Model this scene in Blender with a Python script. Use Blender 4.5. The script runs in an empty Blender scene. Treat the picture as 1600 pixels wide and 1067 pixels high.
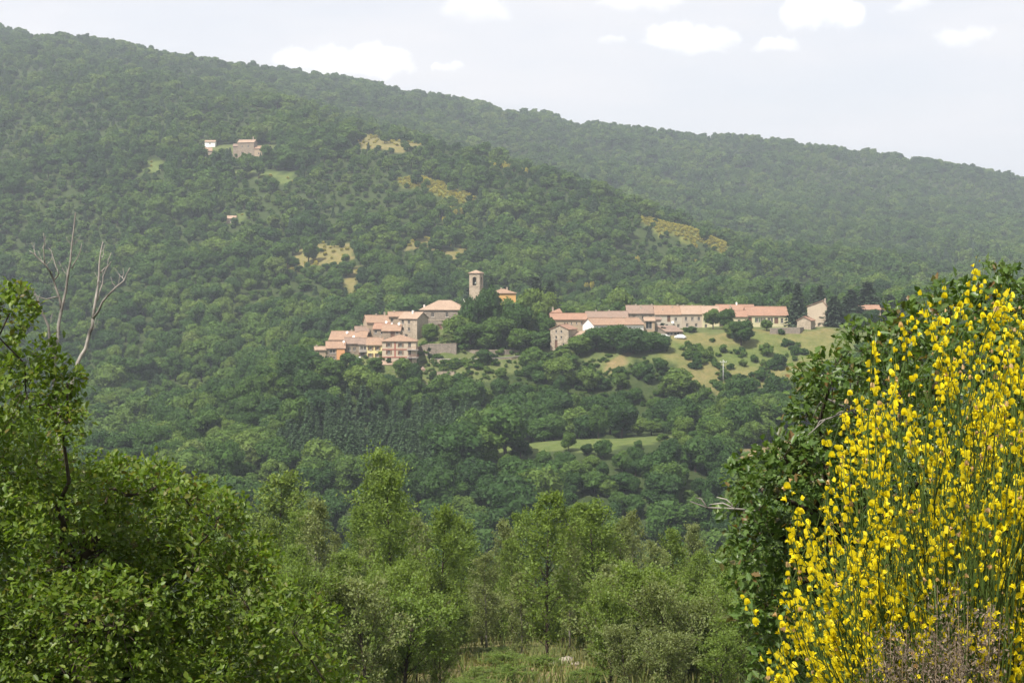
import bpy, math, random
import numpy as np
from mathutils import Matrix, Vector

R_ = math.radians
rng = np.random.default_rng(7)
random.seed(7)
scene = bpy.context.scene
col = scene.collection

# ------------------------------------------------------------------ camera
F, CX, HY = 2667.0, 800.0, 440.0          # focal length, centre column and horizon row in photo pixels


def P(px, py, d):
    """a point d metres out whose direction is the photo pixel (px, py)"""
    return ((px - CX) / F * d, d, (HY - py) / F * d)


cam_d = bpy.data.cameras.new("camera")
cam = bpy.data.objects.new("camera", cam_d)
col.objects.link(cam)
cam.location = (0, 0, 0)
cam.rotation_euler = (R_(90), 0, 0)
cam_d.sensor_width = 36
cam_d.lens = 36 * F / 1600
cam_d.shift_y = -(533.5 - HY) / 1600
cam_d.clip_start = 0.2
cam_d.clip_end = 60000
scene.camera = cam

# ------------------------------------------------------------------ light
SUN_AZ, SUN_EL = R_(-140), R_(55)          # azimuth from +Y towards +X
S = Vector((math.cos(SUN_EL) * math.sin(SUN_AZ), math.cos(SUN_EL) * math.cos(SUN_AZ), math.sin(SUN_EL)))
sun_d = bpy.data.lights.new("sun", 'SUN')
sun_d.energy = 5.0
sun_d.angle = R_(0.53)
sun_d.color = (1.0, 0.94, 0.85)
sun = bpy.data.objects.new("sun", sun_d)
sun.rotation_euler = S.to_track_quat('Z', 'Y').to_euler()
sun.location = (0, 0, 500)
col.objects.link(sun)


class NT:
    """small helper to wire node trees"""

    def __init__(self, tree):
        self.t = tree
        tree.nodes.clear()

    def n(self, typ, **kw):
        nd = self.t.nodes.new(typ)
        ins = kw.pop('ins', {})
        for k, v in kw.items():
            setattr(nd, k, v)
        for k, v in ins.items():
            if isinstance(v, bpy.types.NodeSocket):
                self.t.links.new(v, nd.inputs[k])
            else:
                nd.inputs[k].default_value = v
        return nd

    def m(self, op, a, b=0.0, c=0.0, clamp=False):
        nd = self.n('ShaderNodeMath', operation=op, use_clamp=clamp, ins={0: a, 1: b})
        if op in ('MULTIPLY_ADD', 'SMOOTH_MIN', 'SMOOTH_MAX'):
            if isinstance(c, bpy.types.NodeSocket):
                self.t.links.new(c, nd.inputs[2])
            else:
                nd.inputs[2].default_value = c
        return nd.outputs[0]

    def mix(self, f, a, b, blend='MIX'):
        nd = self.n('ShaderNodeMix', data_type='RGBA', blend_type=blend)
        for i, v in ((0, f), (6, a), (7, b)):
            if isinstance(v, bpy.types.NodeSocket):
                self.t.links.new(v, nd.inputs[i])
            else:
                nd.inputs[i].default_value = v if i == 0 else (*v[:3], 1)
        return nd.outputs[2]

    def ramp(self, fac, stops, interp='LINEAR'):
        nd = self.n('ShaderNodeValToRGB', ins={0: fac})
        cr = nd.color_ramp
        cr.interpolation = interp
        while len(cr.elements) < len(stops):
            cr.elements.new(0.5)
        for e, (p, c) in zip(cr.elements, stops):
            e.position = p
            e.color = (*c[:3], 1) if not isinstance(c, (int, float)) else (c, c, c, 1)
        return nd.outputs[0]

    def noise(self, vec, scale, detail=4, rough=0.55, col_=False):
        ins = {'Scale': scale, 'Detail': detail, 'Roughness': rough}
        if vec is not None:
            ins['Vector'] = vec
        nd = self.n('ShaderNodeTexNoise', ins=ins)
        return nd.outputs[1 if col_ else 0]


world = bpy.data.worlds.new("World")
scene.world = world
world.use_nodes = True
w = NT(world.node_tree)
sky = w.n('ShaderNodeTexSky', sky_type='NISHITA', sun_disc=False, sun_elevation=SUN_EL,
          sun_rotation=SUN_AZ % (2 * math.pi), altitude=400, air_density=1.0, dust_density=3.0, ozone_density=1.0)
SKY_STRENGTH = 0.10
skyc = w.mix(1.0, sky.outputs[0], (SKY_STRENGTH,) * 3, 'MULTIPLY')
tc = w.n('ShaderNodeTexCoord')
sep = w.n('ShaderNodeSeparateXYZ', ins={0: tc.outputs['Generated']})
dx, dy, dz = sep.outputs
# thin high veil all over the sky
zc = w.m('MAXIMUM', dz, 0.02)
comb = w.n('ShaderNodeCombineXYZ', ins={0: w.m('DIVIDE', dx, w.m('ADD', zc, 0.12)), 1: w.m('DIVIDE', dy, w.m('ADD', zc, 0.12)), 2: 0.0})
veil = w.noise(comb.outputs[0], 0.9, 6, 0.55)
veil = w.m('MULTIPLY', w.ramp(veil, [(0.38, 0.0), (0.75, 1.0)]), 0.35)
skyc = w.mix(1.0, skyc, (0.93, 0.95, 1.0), 'MULTIPLY')
skyv = w.mix(w.m('ADD', veil, 0.80, clamp=True), skyc, (0.575, 0.565, 0.578))
# separate cumulus clouds: (direction as photo px, py, half-width, height above base, depth below base)
CLOUDS = [(470, 100, 52, 30, 14, .9), (512, 98, 44, 34, 16, 1.0), (572, 98, 40, 42, 18, 1.0), (612, 104, 36, 34, 16, 1.0), (545, 112, 80, 22, 18, .8), (700, 107, 32, 9, 7, .6),
          (1050, 64, 48, 34, 16, .8), (1095, 66, 42, 30, 16, .85), (1130, 62, 30, 24, 14, .7), (1070, 74, 74, 16, 12, .6), (1275, 22, 48, 60, 24, 1.0), (1310, 30, 44, 34, 16, 1.0), (1250, 36, 36, 30, 16, .9),
          (1205, 72, 40, 22, 12, .75), (1505, 58, 52, 22, 14, .5), (750, 20, 55, 30, 18, .5), (1010, 8, 75, 22, 14, .5), (1430, 12, 38, 22, 12, .45), (955, 68, 26, 10, 7, .35),
          (-180, 40, 120, 60, 20, .9), (-120, 20, 70, 50, 20, .9), (1850, 70, 130, 60, 16, .9), (1800, 50, 60, 50, 20, .9), (1000, -150, 200, 80, 25, .9), (300, -190, 180, 70, 20, .9)]
yc = w.m('MAXIMUM', dy, 0.05)
u0 = w.m('DIVIDE', dx, yc)
v0 = w.m('DIVIDE', dz, yc)
uv = w.n('ShaderNodeCombineXYZ', ins={0: u0, 1: v0, 2: 0.3})
nz = w.noise(uv.outputs[0], 42.0, 7, 0.58, True)
sn = w.n('ShaderNodeSeparateXYZ', ins={0: nz})
nz2 = w.noise(uv.outputs[0], 16.0, 5, 0.55)
ud = w.m('MULTIPLY_ADD', w.m('SUBTRACT', sn.outputs[0], 0.5), 0.024, u0)
vd = w.m('MULTIPLY_ADD', w.m('SUBTRACT', sn.outputs[1], 0.5), 0.020, v0)
mask = None
for (px, py, hw, up, dn, amp) in CLOUDS:
    a = w.m('DIVIDE', w.m('SUBTRACT', ud, (px - CX) / F), hw / F)
    b = w.m('SUBTRACT', vd, (HY - py) / F)
    bu = w.m('DIVIDE', w.m('MAXIMUM', b, 0.0), up / F)
    bd = w.m('DIVIDE', w.m('MINIMUM', b, 0.0), dn / F)
    r2 = w.m('ADD', w.m('MULTIPLY', a, a), w.m('ADD', w.m('MULTIPLY', bu, bu), w.m('MULTIPLY', bd, bd)))
    r2 = w.m('ADD', r2, w.m('MULTIPLY', w.m('SUBTRACT', nz2, 0.5), 1.7))
    k = w.m('MULTIPLY', w.n('ShaderNodeMapRange', interpolation_type='SMOOTHSTEP',
                            ins={0: r2, 1: 1.12, 2: 0.40, 3: 0.0, 4: 1.0}).outputs[0], amp)
    k = w.m('MULTIPLY', k, w.n('ShaderNodeMapRange', interpolation_type='SMOOTHSTEP', ins={0: b, 1: -dn * 1.1 / F, 2: up * .35 / F, 3: 0.0, 4: 1.0}).outputs[0])
    mask = k if mask is None else w.m('MAXIMUM', mask, k)
mask = w.m('MULTIPLY', mask, w.m('GREATER_THAN', dy, 0.05))
cl = w.mix(w.ramp(w.noise(uv.outputs[0], 30.0, 5, 0.6), [(0.35, 0.0), (0.65, 1.0)]), (0.72, 0.715, 0.725), (0.90, 0.89, 0.88))
skyv = w.mix(w.m('MULTIPLY', mask, 0.9), skyv, cl)
bg = w.n('ShaderNodeBackground', ins={0: skyv, 1: 1.0})
wo = w.n('ShaderNodeOutputWorld', ins={0: bg.outputs[0]})

scene.view_settings.view_transform = 'Standard'
scene.view_settings.look = 'None'
scene.view_settings.exposure = 0.82
scene.view_settings.gamma = 1.0
scene.render.engine = 'CYCLES'
scene.cycles.max_bounces = 4
scene.cycles.diffuse_bounces = 2
scene.cycles.transmission_bounces = 3
scene.cycles.transparent_max_bounces = 4
scene.cycles.volume_bounces = 0
scene.cycles.use_denoising = True
scene.cycles.use_adaptive_sampling = True
scene.cycles.adaptive_threshold = 0.02


# ------------------------------------------------------------------ materials
def new_mat(name):
    m = bpy.data.materials.new(name)
    m.use_nodes = True
    return m, NT(m.node_tree)


def surf(nt, color, rough=0.8, spec=0.3, bump=None, bstr=0.3, bdist=0.05):
    ins = {'Base Color': color if isinstance(color, bpy.types.NodeSocket) else (*color, 1), 'Roughness': rough,
           'Specular IOR Level': spec}
    if bump is not None:
        b = nt.n('ShaderNodeBump', ins={'Strength': bstr, 'Distance': bdist, 'Height': bump})
        ins['Normal'] = b.outputs[0]
    p = nt.n('ShaderNodeBsdfPrincipled', ins=ins)
    nt.n('ShaderNodeOutputMaterial', ins={0: p.outputs[0]})
    return p


def leaf_mat(name, cols, trans=0.3, rough=0.55, spec=0.25, isl=0.5, tint=(1.25, 1.25, 0.6), patch=0.0):
    """cols: colours of single trees; isl: how far single leaves stray from their tree's colour"""
    m, t = new_mat(name)
    oi = t.n('ShaderNodeObjectInfo')
    ge = t.n('ShaderNodeNewGeometry')
    stops = [(i / max(1, len(cols) - 1), c) for i, c in enumerate(cols)]
    f = t.m('ADD', t.m('MULTIPLY', oi.outputs['Random'], 1.0 - isl), t.m('MULTIPLY', ge.outputs['Random Per Island'], isl))
    if patch:
        big = t.ramp(t.noise(ge.outputs['Position'], 0.011, 3, 0.6), [(0.32, 0.0), (0.68, 1.0)])
        f = t.m('ADD', t.m('MULTIPLY', f, 1.0 - patch), t.m('MULTIPLY', big, patch))
    base = t.ramp(f, stops)
    v = t.m('MULTIPLY_ADD', t.m('FRACT', t.m('ADD', t.m('MULTIPLY', ge.outputs['Random Per Island'], 7.31), oi.outputs['Random'])), 0.5, 0.75)
    hsv = t.n('ShaderNodeHueSaturation', ins={'Value': v, 'Color': base})
    c = hsv.outputs[0]
    d = t.n('ShaderNodeBsdfPrincipled', ins={'Base Color': c, 'Roughness': rough, 'Specular IOR Level': spec})
    tr = t.n('ShaderNodeBsdfTranslucent', ins={'Color': t.mix(1.0, c, tint, 'MULTIPLY')})
    mx = t.n('ShaderNodeMixShader', ins={0: trans, 1: d.outputs[0], 2: tr.outputs[0]})
    t.n('ShaderNodeOutputMaterial', ins={0: mx.outputs[0]})
    return m


def wall_mat(name, c, c2, stone=False, dirt=0.5):
    m, t = new_mat(name)
    tco = t.n('ShaderNodeTexCoord')
    v = tco.outputs['Object']
    big = t.ramp(t.noise(v, 0.35, 5, 0.6), [(0.3, 0.0), (0.7, 1.0)])
    base = t.mix(t.m('MULTIPLY', big, dirt), c, c2)
    fine = t.noise(v, 6.0, 4, 0.7)
    if stone:
        vo = t.n('ShaderNodeTexVoronoi', ins={'Vector': v, 'Scale': 2.3})
        sp = t.n('ShaderNodeSeparateXYZ', ins={0: vo.outputs['Color']})
        base = t.mix(0.45, base, t.mix(sp.outputs[0], tuple(x * 0.55 for x in c), tuple(min(1, x * 1.35) for x in c)))
        hgt = t.m('ADD', vo.outputs['Distance'], fine)
    else:
        hgt = fine
    # rain streaks running down from eaves and sills
    mp = t.n('ShaderNodeMapping', ins={'Vector': v, 'Scale': (1.3, 1.3, 0.12)})
    st = t.ramp(t.noise(mp.outputs[0], 1.6, 4, 0.6), [(0.5, 0.0), (0.72, 1.0)])
    base = t.mix(t.m('MULTIPLY', st, 0.35 * dirt), base, tuple(x * 0.55 for x in c2))
    surf(t, base, 0.9, 0.15, hgt, 0.35, 0.08)
    return m


def roof_mat(name, c, c2, c3):
    m, t = new_mat(name)
    tco = t.n('ShaderNodeTexCoord')
    v = tco.outputs['Object']
    n1 = t.ramp(t.noise(v, 0.45, 6, 0.7), [(0.36, 0.0), (0.64, 1.0)])
    n2 = t.ramp(t.noise(v, 1.6, 5, 0.7), [(0.42, 0.0), (0.68, 1.0)])
    base = t.mix(n1, c, c2)
    base = t.mix(t.m('MULTIPLY', n2, 0.6), base, c3)
    vo = t.n('ShaderNodeTexVoronoi', ins={'Vector': v, 'Scale': 3.4})
    sp = t.n('ShaderNodeSeparateXYZ', ins={0: vo.outputs['Color']})
    base = t.mix(0.4, base, t.mix(sp.outputs[0], tuple(x * .6 for x in c), tuple(min(1, x * 1.3) for x in c)))
    wv = t.n('ShaderNodeTexWave', wave_type='BANDS', bands_direction='X', ins={'Vector': v, 'Scale': 1.5, 'Distortion': 0.6, 'Detail': 1.0})
    surf(t, base, 0.85, 0.2, wv.outputs[0], 0.6, 0.1)
    return m


def plain_mat(name, c, rough=0.7, spec=0.3, var=0.25, scale=3.0, metal=0.0):
    m, t = new_mat(name)
    tco = t.n('ShaderNodeTexCoord')
    n = t.noise(tco.outputs['Object'], scale, 5, 0.6)
    base = t.mix(t.ramp(n, [(0.3, 0.0), (0.7, 1.0)]), tuple(x * (1 - var) for x in c), tuple(min(1, x * (1 + var)) for x in c))
    p = surf(t, base, rough, spec, n, 0.15, 0.02)
    p.inputs['Metallic'].default_value = metal
    return m


M = {}
M['stone'] = wall_mat('stone_wall', (0.27, 0.215, 0.16), (0.20, 0.165, 0.13), True, 0.7)
M['stone_grey'] = wall_mat('grey_stone_wall', (0.24, 0.20, 0.16), (0.18, 0.155, 0.13), True, 0.7)
M['stone_pale'] = wall_mat('pale_stone_wall', (0.36, 0.295, 0.22), (0.26, 0.22, 0.17), True, 0.6)
M['tan'] = wall_mat('tan_plaster', (0.38, 0.29, 0.20), (0.30, 0.235, 0.165))
M['cream'] = wall_mat('cream_plaster', (0.48, 0.395, 0.29), (0.36, 0.30, 0.23))
M['pale'] = wall_mat('pale_plaster', (0.42, 0.37, 0.30), (0.31, 0.275, 0.23))
M['yellow'] = wall_mat('yellow_plaster', (0.66, 0.56, 0.27), (0.56, 0.48, 0.27))
M['lemon'] = wall_mat('lemon_plaster', (0.52, 0.47, 0.29), (0.42, 0.385, 0.26))
M['ochre'] = wall_mat('ochre_plaster', (0.56, 0.33, 0.12), (0.46, 0.28, 0.11))
M['orange'] = wall_mat('orange_plaster', (0.60, 0.30, 0.14), (0.50, 0.26, 0.13))
M['white'] = wall_mat('white_plaster', (0.78, 0.75, 0.70), (0.66, 0.63, 0.58), False, 0.3)
M['pinkish'] = wall_mat('pinkish_plaster', (0.40, 0.335, 0.265), (0.31, 0.26, 0.21))
M['terra'] = roof_mat('terracotta_roof', (0.30, 0.188, 0.125), (0.20, 0.135, 0.098), (0.36, 0.285, 0.205))
M['terra_red'] = roof_mat('red_terracotta_roof', (0.30, 0.168, 0.112), (0.22, 0.135, 0.098), (0.35, 0.255, 0.185))
M['terra_pale'] = roof_mat('pale_terracotta_roof', (0.34, 0.240, 0.17), (0.25, 0.175, 0.13), (0.37, 0.30, 0.23))
M['terra_brown'] = roof_mat('weathered_brown_roof', (0.24, 0.165, 0.125), (0.17, 0.125, 0.10), (0.29, 0.235, 0.185))
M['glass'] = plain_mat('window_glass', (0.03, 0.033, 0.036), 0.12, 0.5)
M['wood_dark'] = plain_mat('brown_painted_wood', (0.13, 0.07, 0.045))
M['shutter_green'] = plain_mat('green_shutter_paint', (0.06, 0.11, 0.075))
M['frame'] = plain_mat('pale_window_frame', (0.55, 0.50, 0.43))
M['red_band'] = plain_mat('red_brown_render', (0.30, 0.11, 0.08))
M['slab'] = plain_mat('grey_concrete', (0.36, 0.33, 0.31))
M['metal_white'] = plain_mat('white_enamel', (0.80, 0.80, 0.79), 0.4, 0.4, 0.04)
M['iron'] = plain_mat('grey_iron', (0.12, 0.12, 0.13), 0.5, 0.4)
M['bronze'] = plain_mat('weathered_bronze', (0.20, 0.22, 0.18), 0.5, 0.5)
M['pole'] = plain_mat('pale_concrete_pole', (0.42, 0.42, 0.41))
M['bark'] = plain_mat('brown_bark', (0.058, 0.046, 0.034), 0.95, 0.1, 0.45, 12)
M['bark_pale'] = plain_mat('grey_bark', (0.16, 0.145, 0.12), 0.95, 0.1, 0.45, 9)
M['dead'] = plain_mat('weathered_dead_wood', (0.20, 0.185, 0.165), 0.9, 0.15, 0.7, 5)
M['rock'] = plain_mat('pale_rock', (0.27, 0.235, 0.19), 0.95, 0.1, 0.3, 2)
M['car'] = plain_mat('white_car_paint', (0.75, 0.75, 0.75), 0.25, 0.5, 0.03)
M['tyre'] = plain_mat('black_rubber', (0.02, 0.02, 0.02))

G_OAK = [(0.016, 0.040, 0.015), (0.030, 0.066, 0.018), (0.040, 0.084, 0.019), (0.053, 0.104, 0.021), (0.076, 0.130, 0.025), (0.112, 0.168, 0.034), (0.116, 0.140, 0.052)]
M['forest'] = leaf_mat('forest_leaves', G_OAK, 0.32, spec=0.1, isl=0.12, patch=0.3)
M['forest_far'] = leaf_mat('far_forest_leaves', G_OAK, 0.32, spec=0.1, isl=0.12, patch=0.35)
M['conifer'] = leaf_mat('conifer_needles', [(0.034, 0.070, 0.028), (0.056, 0.104, 0.040), (0.044, 0.088, 0.032)], 0.15, isl=0.3)
M['cedar'] = leaf_mat('dark_conifer_needles', [(0.026, 0.046, 0.024), (0.040, 0.066, 0.032)], 0.12, isl=0.3)
M['broom_far'] = leaf_mat('flowering_broom_scrub', [(0.13, 0.15, 0.03), (0.40, 0.34, 0.03), (0.14, 0.15, 0.035), (0.48, 0.40, 0.03)], 0.25, isl=0.85)
M['wood'] = leaf_mat('young_wood_leaves', [(0.104, 0.160, 0.028), (0.142, 0.202, 0.038), (0.118, 0.182, 0.032), (0.172, 0.222, 0.054)], 0.46, isl=0.3)
M['wood_grey'] = leaf_mat('grey_green_leaves', [(0.135, 0.172, 0.05), (0.175, 0.205, 0.078), (0.118, 0.158, 0.042)], 0.44, isl=0.45)
M['oak'] = leaf_mat('oak_leaves', [(0.066, 0.120, 0.013), (0.096, 0.160, 0.016), (0.128, 0.195, 0.022), (0.082, 0.142, 0.015), (0.165, 0.215, 0.038), (0.11, 0.175, 0.018), (0.09, 0.150, 0.016), (0.14, 0.12, 0.03)], 0.48, 0.45, 0.35, isl=1.0)
M['oak2'] = leaf_mat('dark_oak_leaves', [(0.052, 0.10, 0.020), (0.075, 0.13, 0.026), (0.10, 0.155, 0.034), (0.06, 0.112, 0.024), (0.085, 0.14, 0.03), (0.07, 0.125, 0.026), (0.11, 0.16, 0.036), (0.065, 0.118, 0.025), (0.15, 0.09, 0.035)], 0.40, 0.42, 0.4, isl=1.0)
M['stem'] = leaf_mat('green_broom_stem', [(0.034, 0.064, 0.012), (0.080, 0.115, 0.024), (0.050, 0.084, 0.016)], 0.1, 0.5, 0.3, isl=1.0)
M['petal'] = leaf_mat('yellow_petal', [(0.62, 0.52, 0.012), (0.75, 0.64, 0.018), (0.68, 0.57, 0.012), (0.80, 0.71, 0.06)], 0.38, 0.5, 0.2, isl=0.5, tint=(1.1, 1.05, 0.6))
M['withered'] = leaf_mat('withered_petal', [(0.50, 0.34, 0.16), (0.60, 0.42, 0.22), (0.42, 0.26, 0.14)], 0.25, 0.7, 0.15, isl=1.0)
M['straw'] = leaf_mat('dry_straw', [(0.24, 0.17, 0.10), (0.34, 0.26, 0.16), (0.20, 0.13, 0.09)], 0.2, 0.7, 0.15, isl=1.0)
M['plume'] = leaf_mat('brown_seed_plume', [(0.095, 0.070, 0.054), (0.15, 0.115, 0.088), (0.12, 0.092, 0.072), (0.22, 0.18, 0.14)], 0.2, 0.8, 0.1, isl=1.0)
M['grass'] = leaf_mat('dry_grass', [(0.15, 0.16, 0.05), (0.21, 0.185, 0.08), (0.10, 0.14, 0.035), (0.12, 0.15, 0.04)], 0.3, 0.7, 0.15, isl=1.0)


# ------------------------------------------------------------------ mesh helpers
class MB:
    def __init__(self):
        self.v, self.f, self.mi = [], [], []

    def add(self, vs, fs, mi=0):
        o = len(self.v)
        self.v.extend([tuple(p) for p in vs])
        self.f.extend([tuple(i + o for i in f) for f in fs])
        self.mi.extend([mi] * len(fs))

    def box(self, x0, x1, y0, y1, z0, z1, mi=0):
        self.add([(x0, y0, z0), (x1, y0, z0), (x1, y1, z0), (x0, y1, z0), (x0, y0, z1), (x1, y0, z1), (x1, y1, z1), (x0, y1, z1)],
                 [(0, 3, 2, 1), (4, 5, 6, 7), (0, 1, 5, 4), (1, 2, 6, 5), (2, 3, 7, 6), (3, 0, 4, 7)], mi)

    def tube(self, pts, rad, n=6, mi=0):
        pts = [Vector(p) for p in pts]
        vs, fs = [], []
        t0 = (pts[1] - pts[0]).normalized()
        a = t0.orthogonal().normalized()
        for i, p in enumerate(pts):
            t = (pts[min(i + 1, len(pts) - 1)] - pts[max(i - 1, 0)]).normalized()
            a = (a - t * a.dot(t)).normalized()
            b = t.cross(a)
            for k in range(n):
                an = 2 * math.pi * k / n
                vs.append(p + (a * math.cos(an) + b * math.sin(an)) * rad[i])
        for i in range(len(pts) - 1):
            for k in range(n):
                fs.append((i * n + k, i * n + (k + 1) % n, (i + 1) * n + (k + 1) % n, (i + 1) * n + k))
        fs.append(tuple(range(n - 1, -1, -1)))
        fs.append(tuple((len(pts) - 1) * n + k for k in range(n)))
        self.add(vs, fs, mi)

    def slab(self, poly, th, mi=0):
        """a flat polygon (list of 3-D points) given thickness downwards"""
        n = len(poly)
        vs = [tuple(p) for p in poly] + [(p[0], p[1], p[2] - th) for p in poly]
        fs = [tuple(range(n)), tuple(range(2 * n - 1, n - 1, -1))]
        for i in range(n):
            fs.append((i, i + n, (i + 1) % n + n, (i + 1) % n))
        self.add(vs, fs, mi)

    def mesh(self, name, *mats, smooth=False):
        me = bpy.data.meshes.new(name)
        me.from_pydata(self.v, [], self.f)
        for m in mats:
            me.materials.append(M[m] if isinstance(m, str) else m)
        if len(mats) > 1:
            me.polygons.foreach_set('material_index', self.mi)
        if smooth:
            me.polygons.foreach_set('use_smooth', [True] * len(me.polygons))
        me.update()
        return me

    def obj(self, name, mat, parent=None, smooth=False):
        return link(name, self.mesh(name, mat, smooth=smooth), parent)


def link(name, data, parent=None, loc=None):
    o = bpy.data.objects.new(name, data)
    col.objects.link(o)
    if parent:
        o.parent = parent
    if loc is not None:
        o.location = loc
    return o


def tag(o, label, cat, group=None, kind=None):
    o['label'] = label
    o['category'] = cat
    if group:
        o['group'] = group
    if kind:
        o['kind'] = kind
    return o


def np_mesh(name, V, Fc, mat, smooth=False):
    me = bpy.data.meshes.new(name)
    nf, k = Fc.shape
    me.vertices.add(len(V))
    me.vertices.foreach_set('co', np.ascontiguousarray(V, dtype=np.float32).ravel())
    me.loops.add(nf * k)
    me.loops.foreach_set('vertex_index', np.ascontiguousarray(Fc, dtype=np.int32).ravel())
    me.polygons.add(nf)
    me.polygons.foreach_set('loop_start', np.arange(0, nf * k, k, dtype=np.int32))
    try:
        me.polygons.foreach_set('loop_total', np.full(nf, k, dtype=np.int32))
    except Exception:
        pass
    if smooth:
        me.polygons.foreach_set('use_smooth', np.ones(nf, dtype=bool))
    me.materials.append(M[mat] if isinstance(mat, str) else mat)
    me.update(calc_edges=True)
    me.validate()
    return me


def unit(a):
    return a / np.maximum(np.linalg.norm(a, axis=-1, keepdims=True), 1e-9)


def frames(axis, nrm):
    """orthonormal frames: x along axis, z near nrm"""
    x = unit(axis)
    z = unit(nrm - x * np.sum(nrm * x, -1, keepdims=True))
    y = np.cross(z, x)
    return x, y, z


def stamp(tmpl_v, tmpl_f, O, X, Y, Z, L):
    """copies of a template at many frames, as one vertex and one face array"""
    tv = np.asarray(tmpl_v, float)
    n, k = len(O), len(tv)
    V = (O[:, None, :] + L[:, None, None] * (tv[None, :, 0:1] * X[:, None, :] + tv[None, :, 1:2] * Y[:, None, :] + tv[None, :, 2:3] * Z[:, None, :]))
    Fc = np.asarray(tmpl_f)[None] + (np.arange(n) * k)[:, None, None]
    return V.reshape(-1, 3), Fc.reshape(-1, Fc.shape[-1])


RHOMB_V = [(0, 0, 0), (0.45, -0.32, 0.06), (1, 0, 0.0), (0.5, 0.34, 0.08)]
RHOMB_F = [(0, 1, 2, 3)]
OAK_V = [(0, 0, 0), (0.18, -0.10, .03), (0.30, -0.24, .07), (0.44, -0.15, .03), (0.60, -0.30, .09), (0.78, -0.16, .03), (1.0, 0, -.05),
         (0.78, 0.16, .03), (0.60, 0.30, .09), (0.44, 0.15, .03), (0.30, 0.24, .07), (0.18, 0.10, .03)]
OAK_F = [(0, 1, 2, 3, 4, 5, 6), (0, 6, 7, 8, 9, 10, 11)]
# the same leaf with fewer corners, for the mass of leaves
OAKS_V = [(0, 0, 0), (0.30, -0.22, .07), (0.68, -0.27, .09), (1.0, 0, -.04), (0.62, 0.29, .09), (0.34, 0.20, .07)]
OAKS_F = [(0, 1, 2, 3), (0, 3, 4, 5)]

_T = rng.random((256, 256))


def vnoise(x, y):
    x = np.asarray(x, float)
    y = np.asarray(y, float)
    xi, yi = np.floor(x).astype(int), np.floor(y).astype(int)
    fx, fy = x - xi, y - yi
    fx = fx * fx * (3 - 2 * fx)
    fy = fy * fy * (3 - 2 * fy)
    a, b = _T[xi & 255, yi & 255], _T[(xi + 1) & 255, yi & 255]
    c, d = _T[xi & 255, (yi + 1) & 255], _T[(xi + 1) & 255, (yi + 1) & 255]
    return (a * (1 - fx) + b * fx) * (1 - fy) + (c * (1 - fx) + d * fx) * fy - 0.5


def fbm(x, y, o=4):
    s, a = 0, 1.0
    for i in range(o):
        s = s + a * vnoise(x * 2 ** i + 17 * i, y * 2 ** i + 31 * i)
        a *= 0.5
    return s


# ------------------------------------------------------------------ terrain
CP = [(0, 0, -1.7), (-5, 5, -2.6), (5, 5, -2.4), (0, 15, -4.6), (-8, 16, -5.6), (8, 10, -3.4), (0, 30, -8.0), (-15, 30, -8.6), (15, 30, -7.6),
      (0, 60, -14.3), (-25, 60, -14.6), (25, 60, -14.0), (0, 80, -17.8), (-28, 80, -18.2), (28, 80, -17.4), (0, 100, -21.2), (-35, 100, -21.8), (35, 100, -20.6),
      (0, 150, -36), (-60, 150, -38), (60, 150, -34), (0, 280, -70), (-110, 280, -74), (110, 280, -64), (-220, 300, -60), (220, 300, -48),
      (0, -60, 8), (-60, -40, 5), (60, -40, 5), (-60, 25, -4), (60, 25, -2), (-150, 100, -12), (150, 100, -8), (0, 350, -74),
      (-1500, 3400, 150), (0, 3200, 120), (1500, 3400, 60), (0, 5000, -40), (-2500, 5000, 0), (2500, 5000, -40), (-2500, 2000, 330), (2500, 2200, 60),
      (-1500, 900, 60), (1500, 900, -20), (-900, 200, 10), (900, 200, 10), (-2500, -300, 40), (2500, -300, 40), (0, -600, 40)]
TREE_H = 8.5
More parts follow.
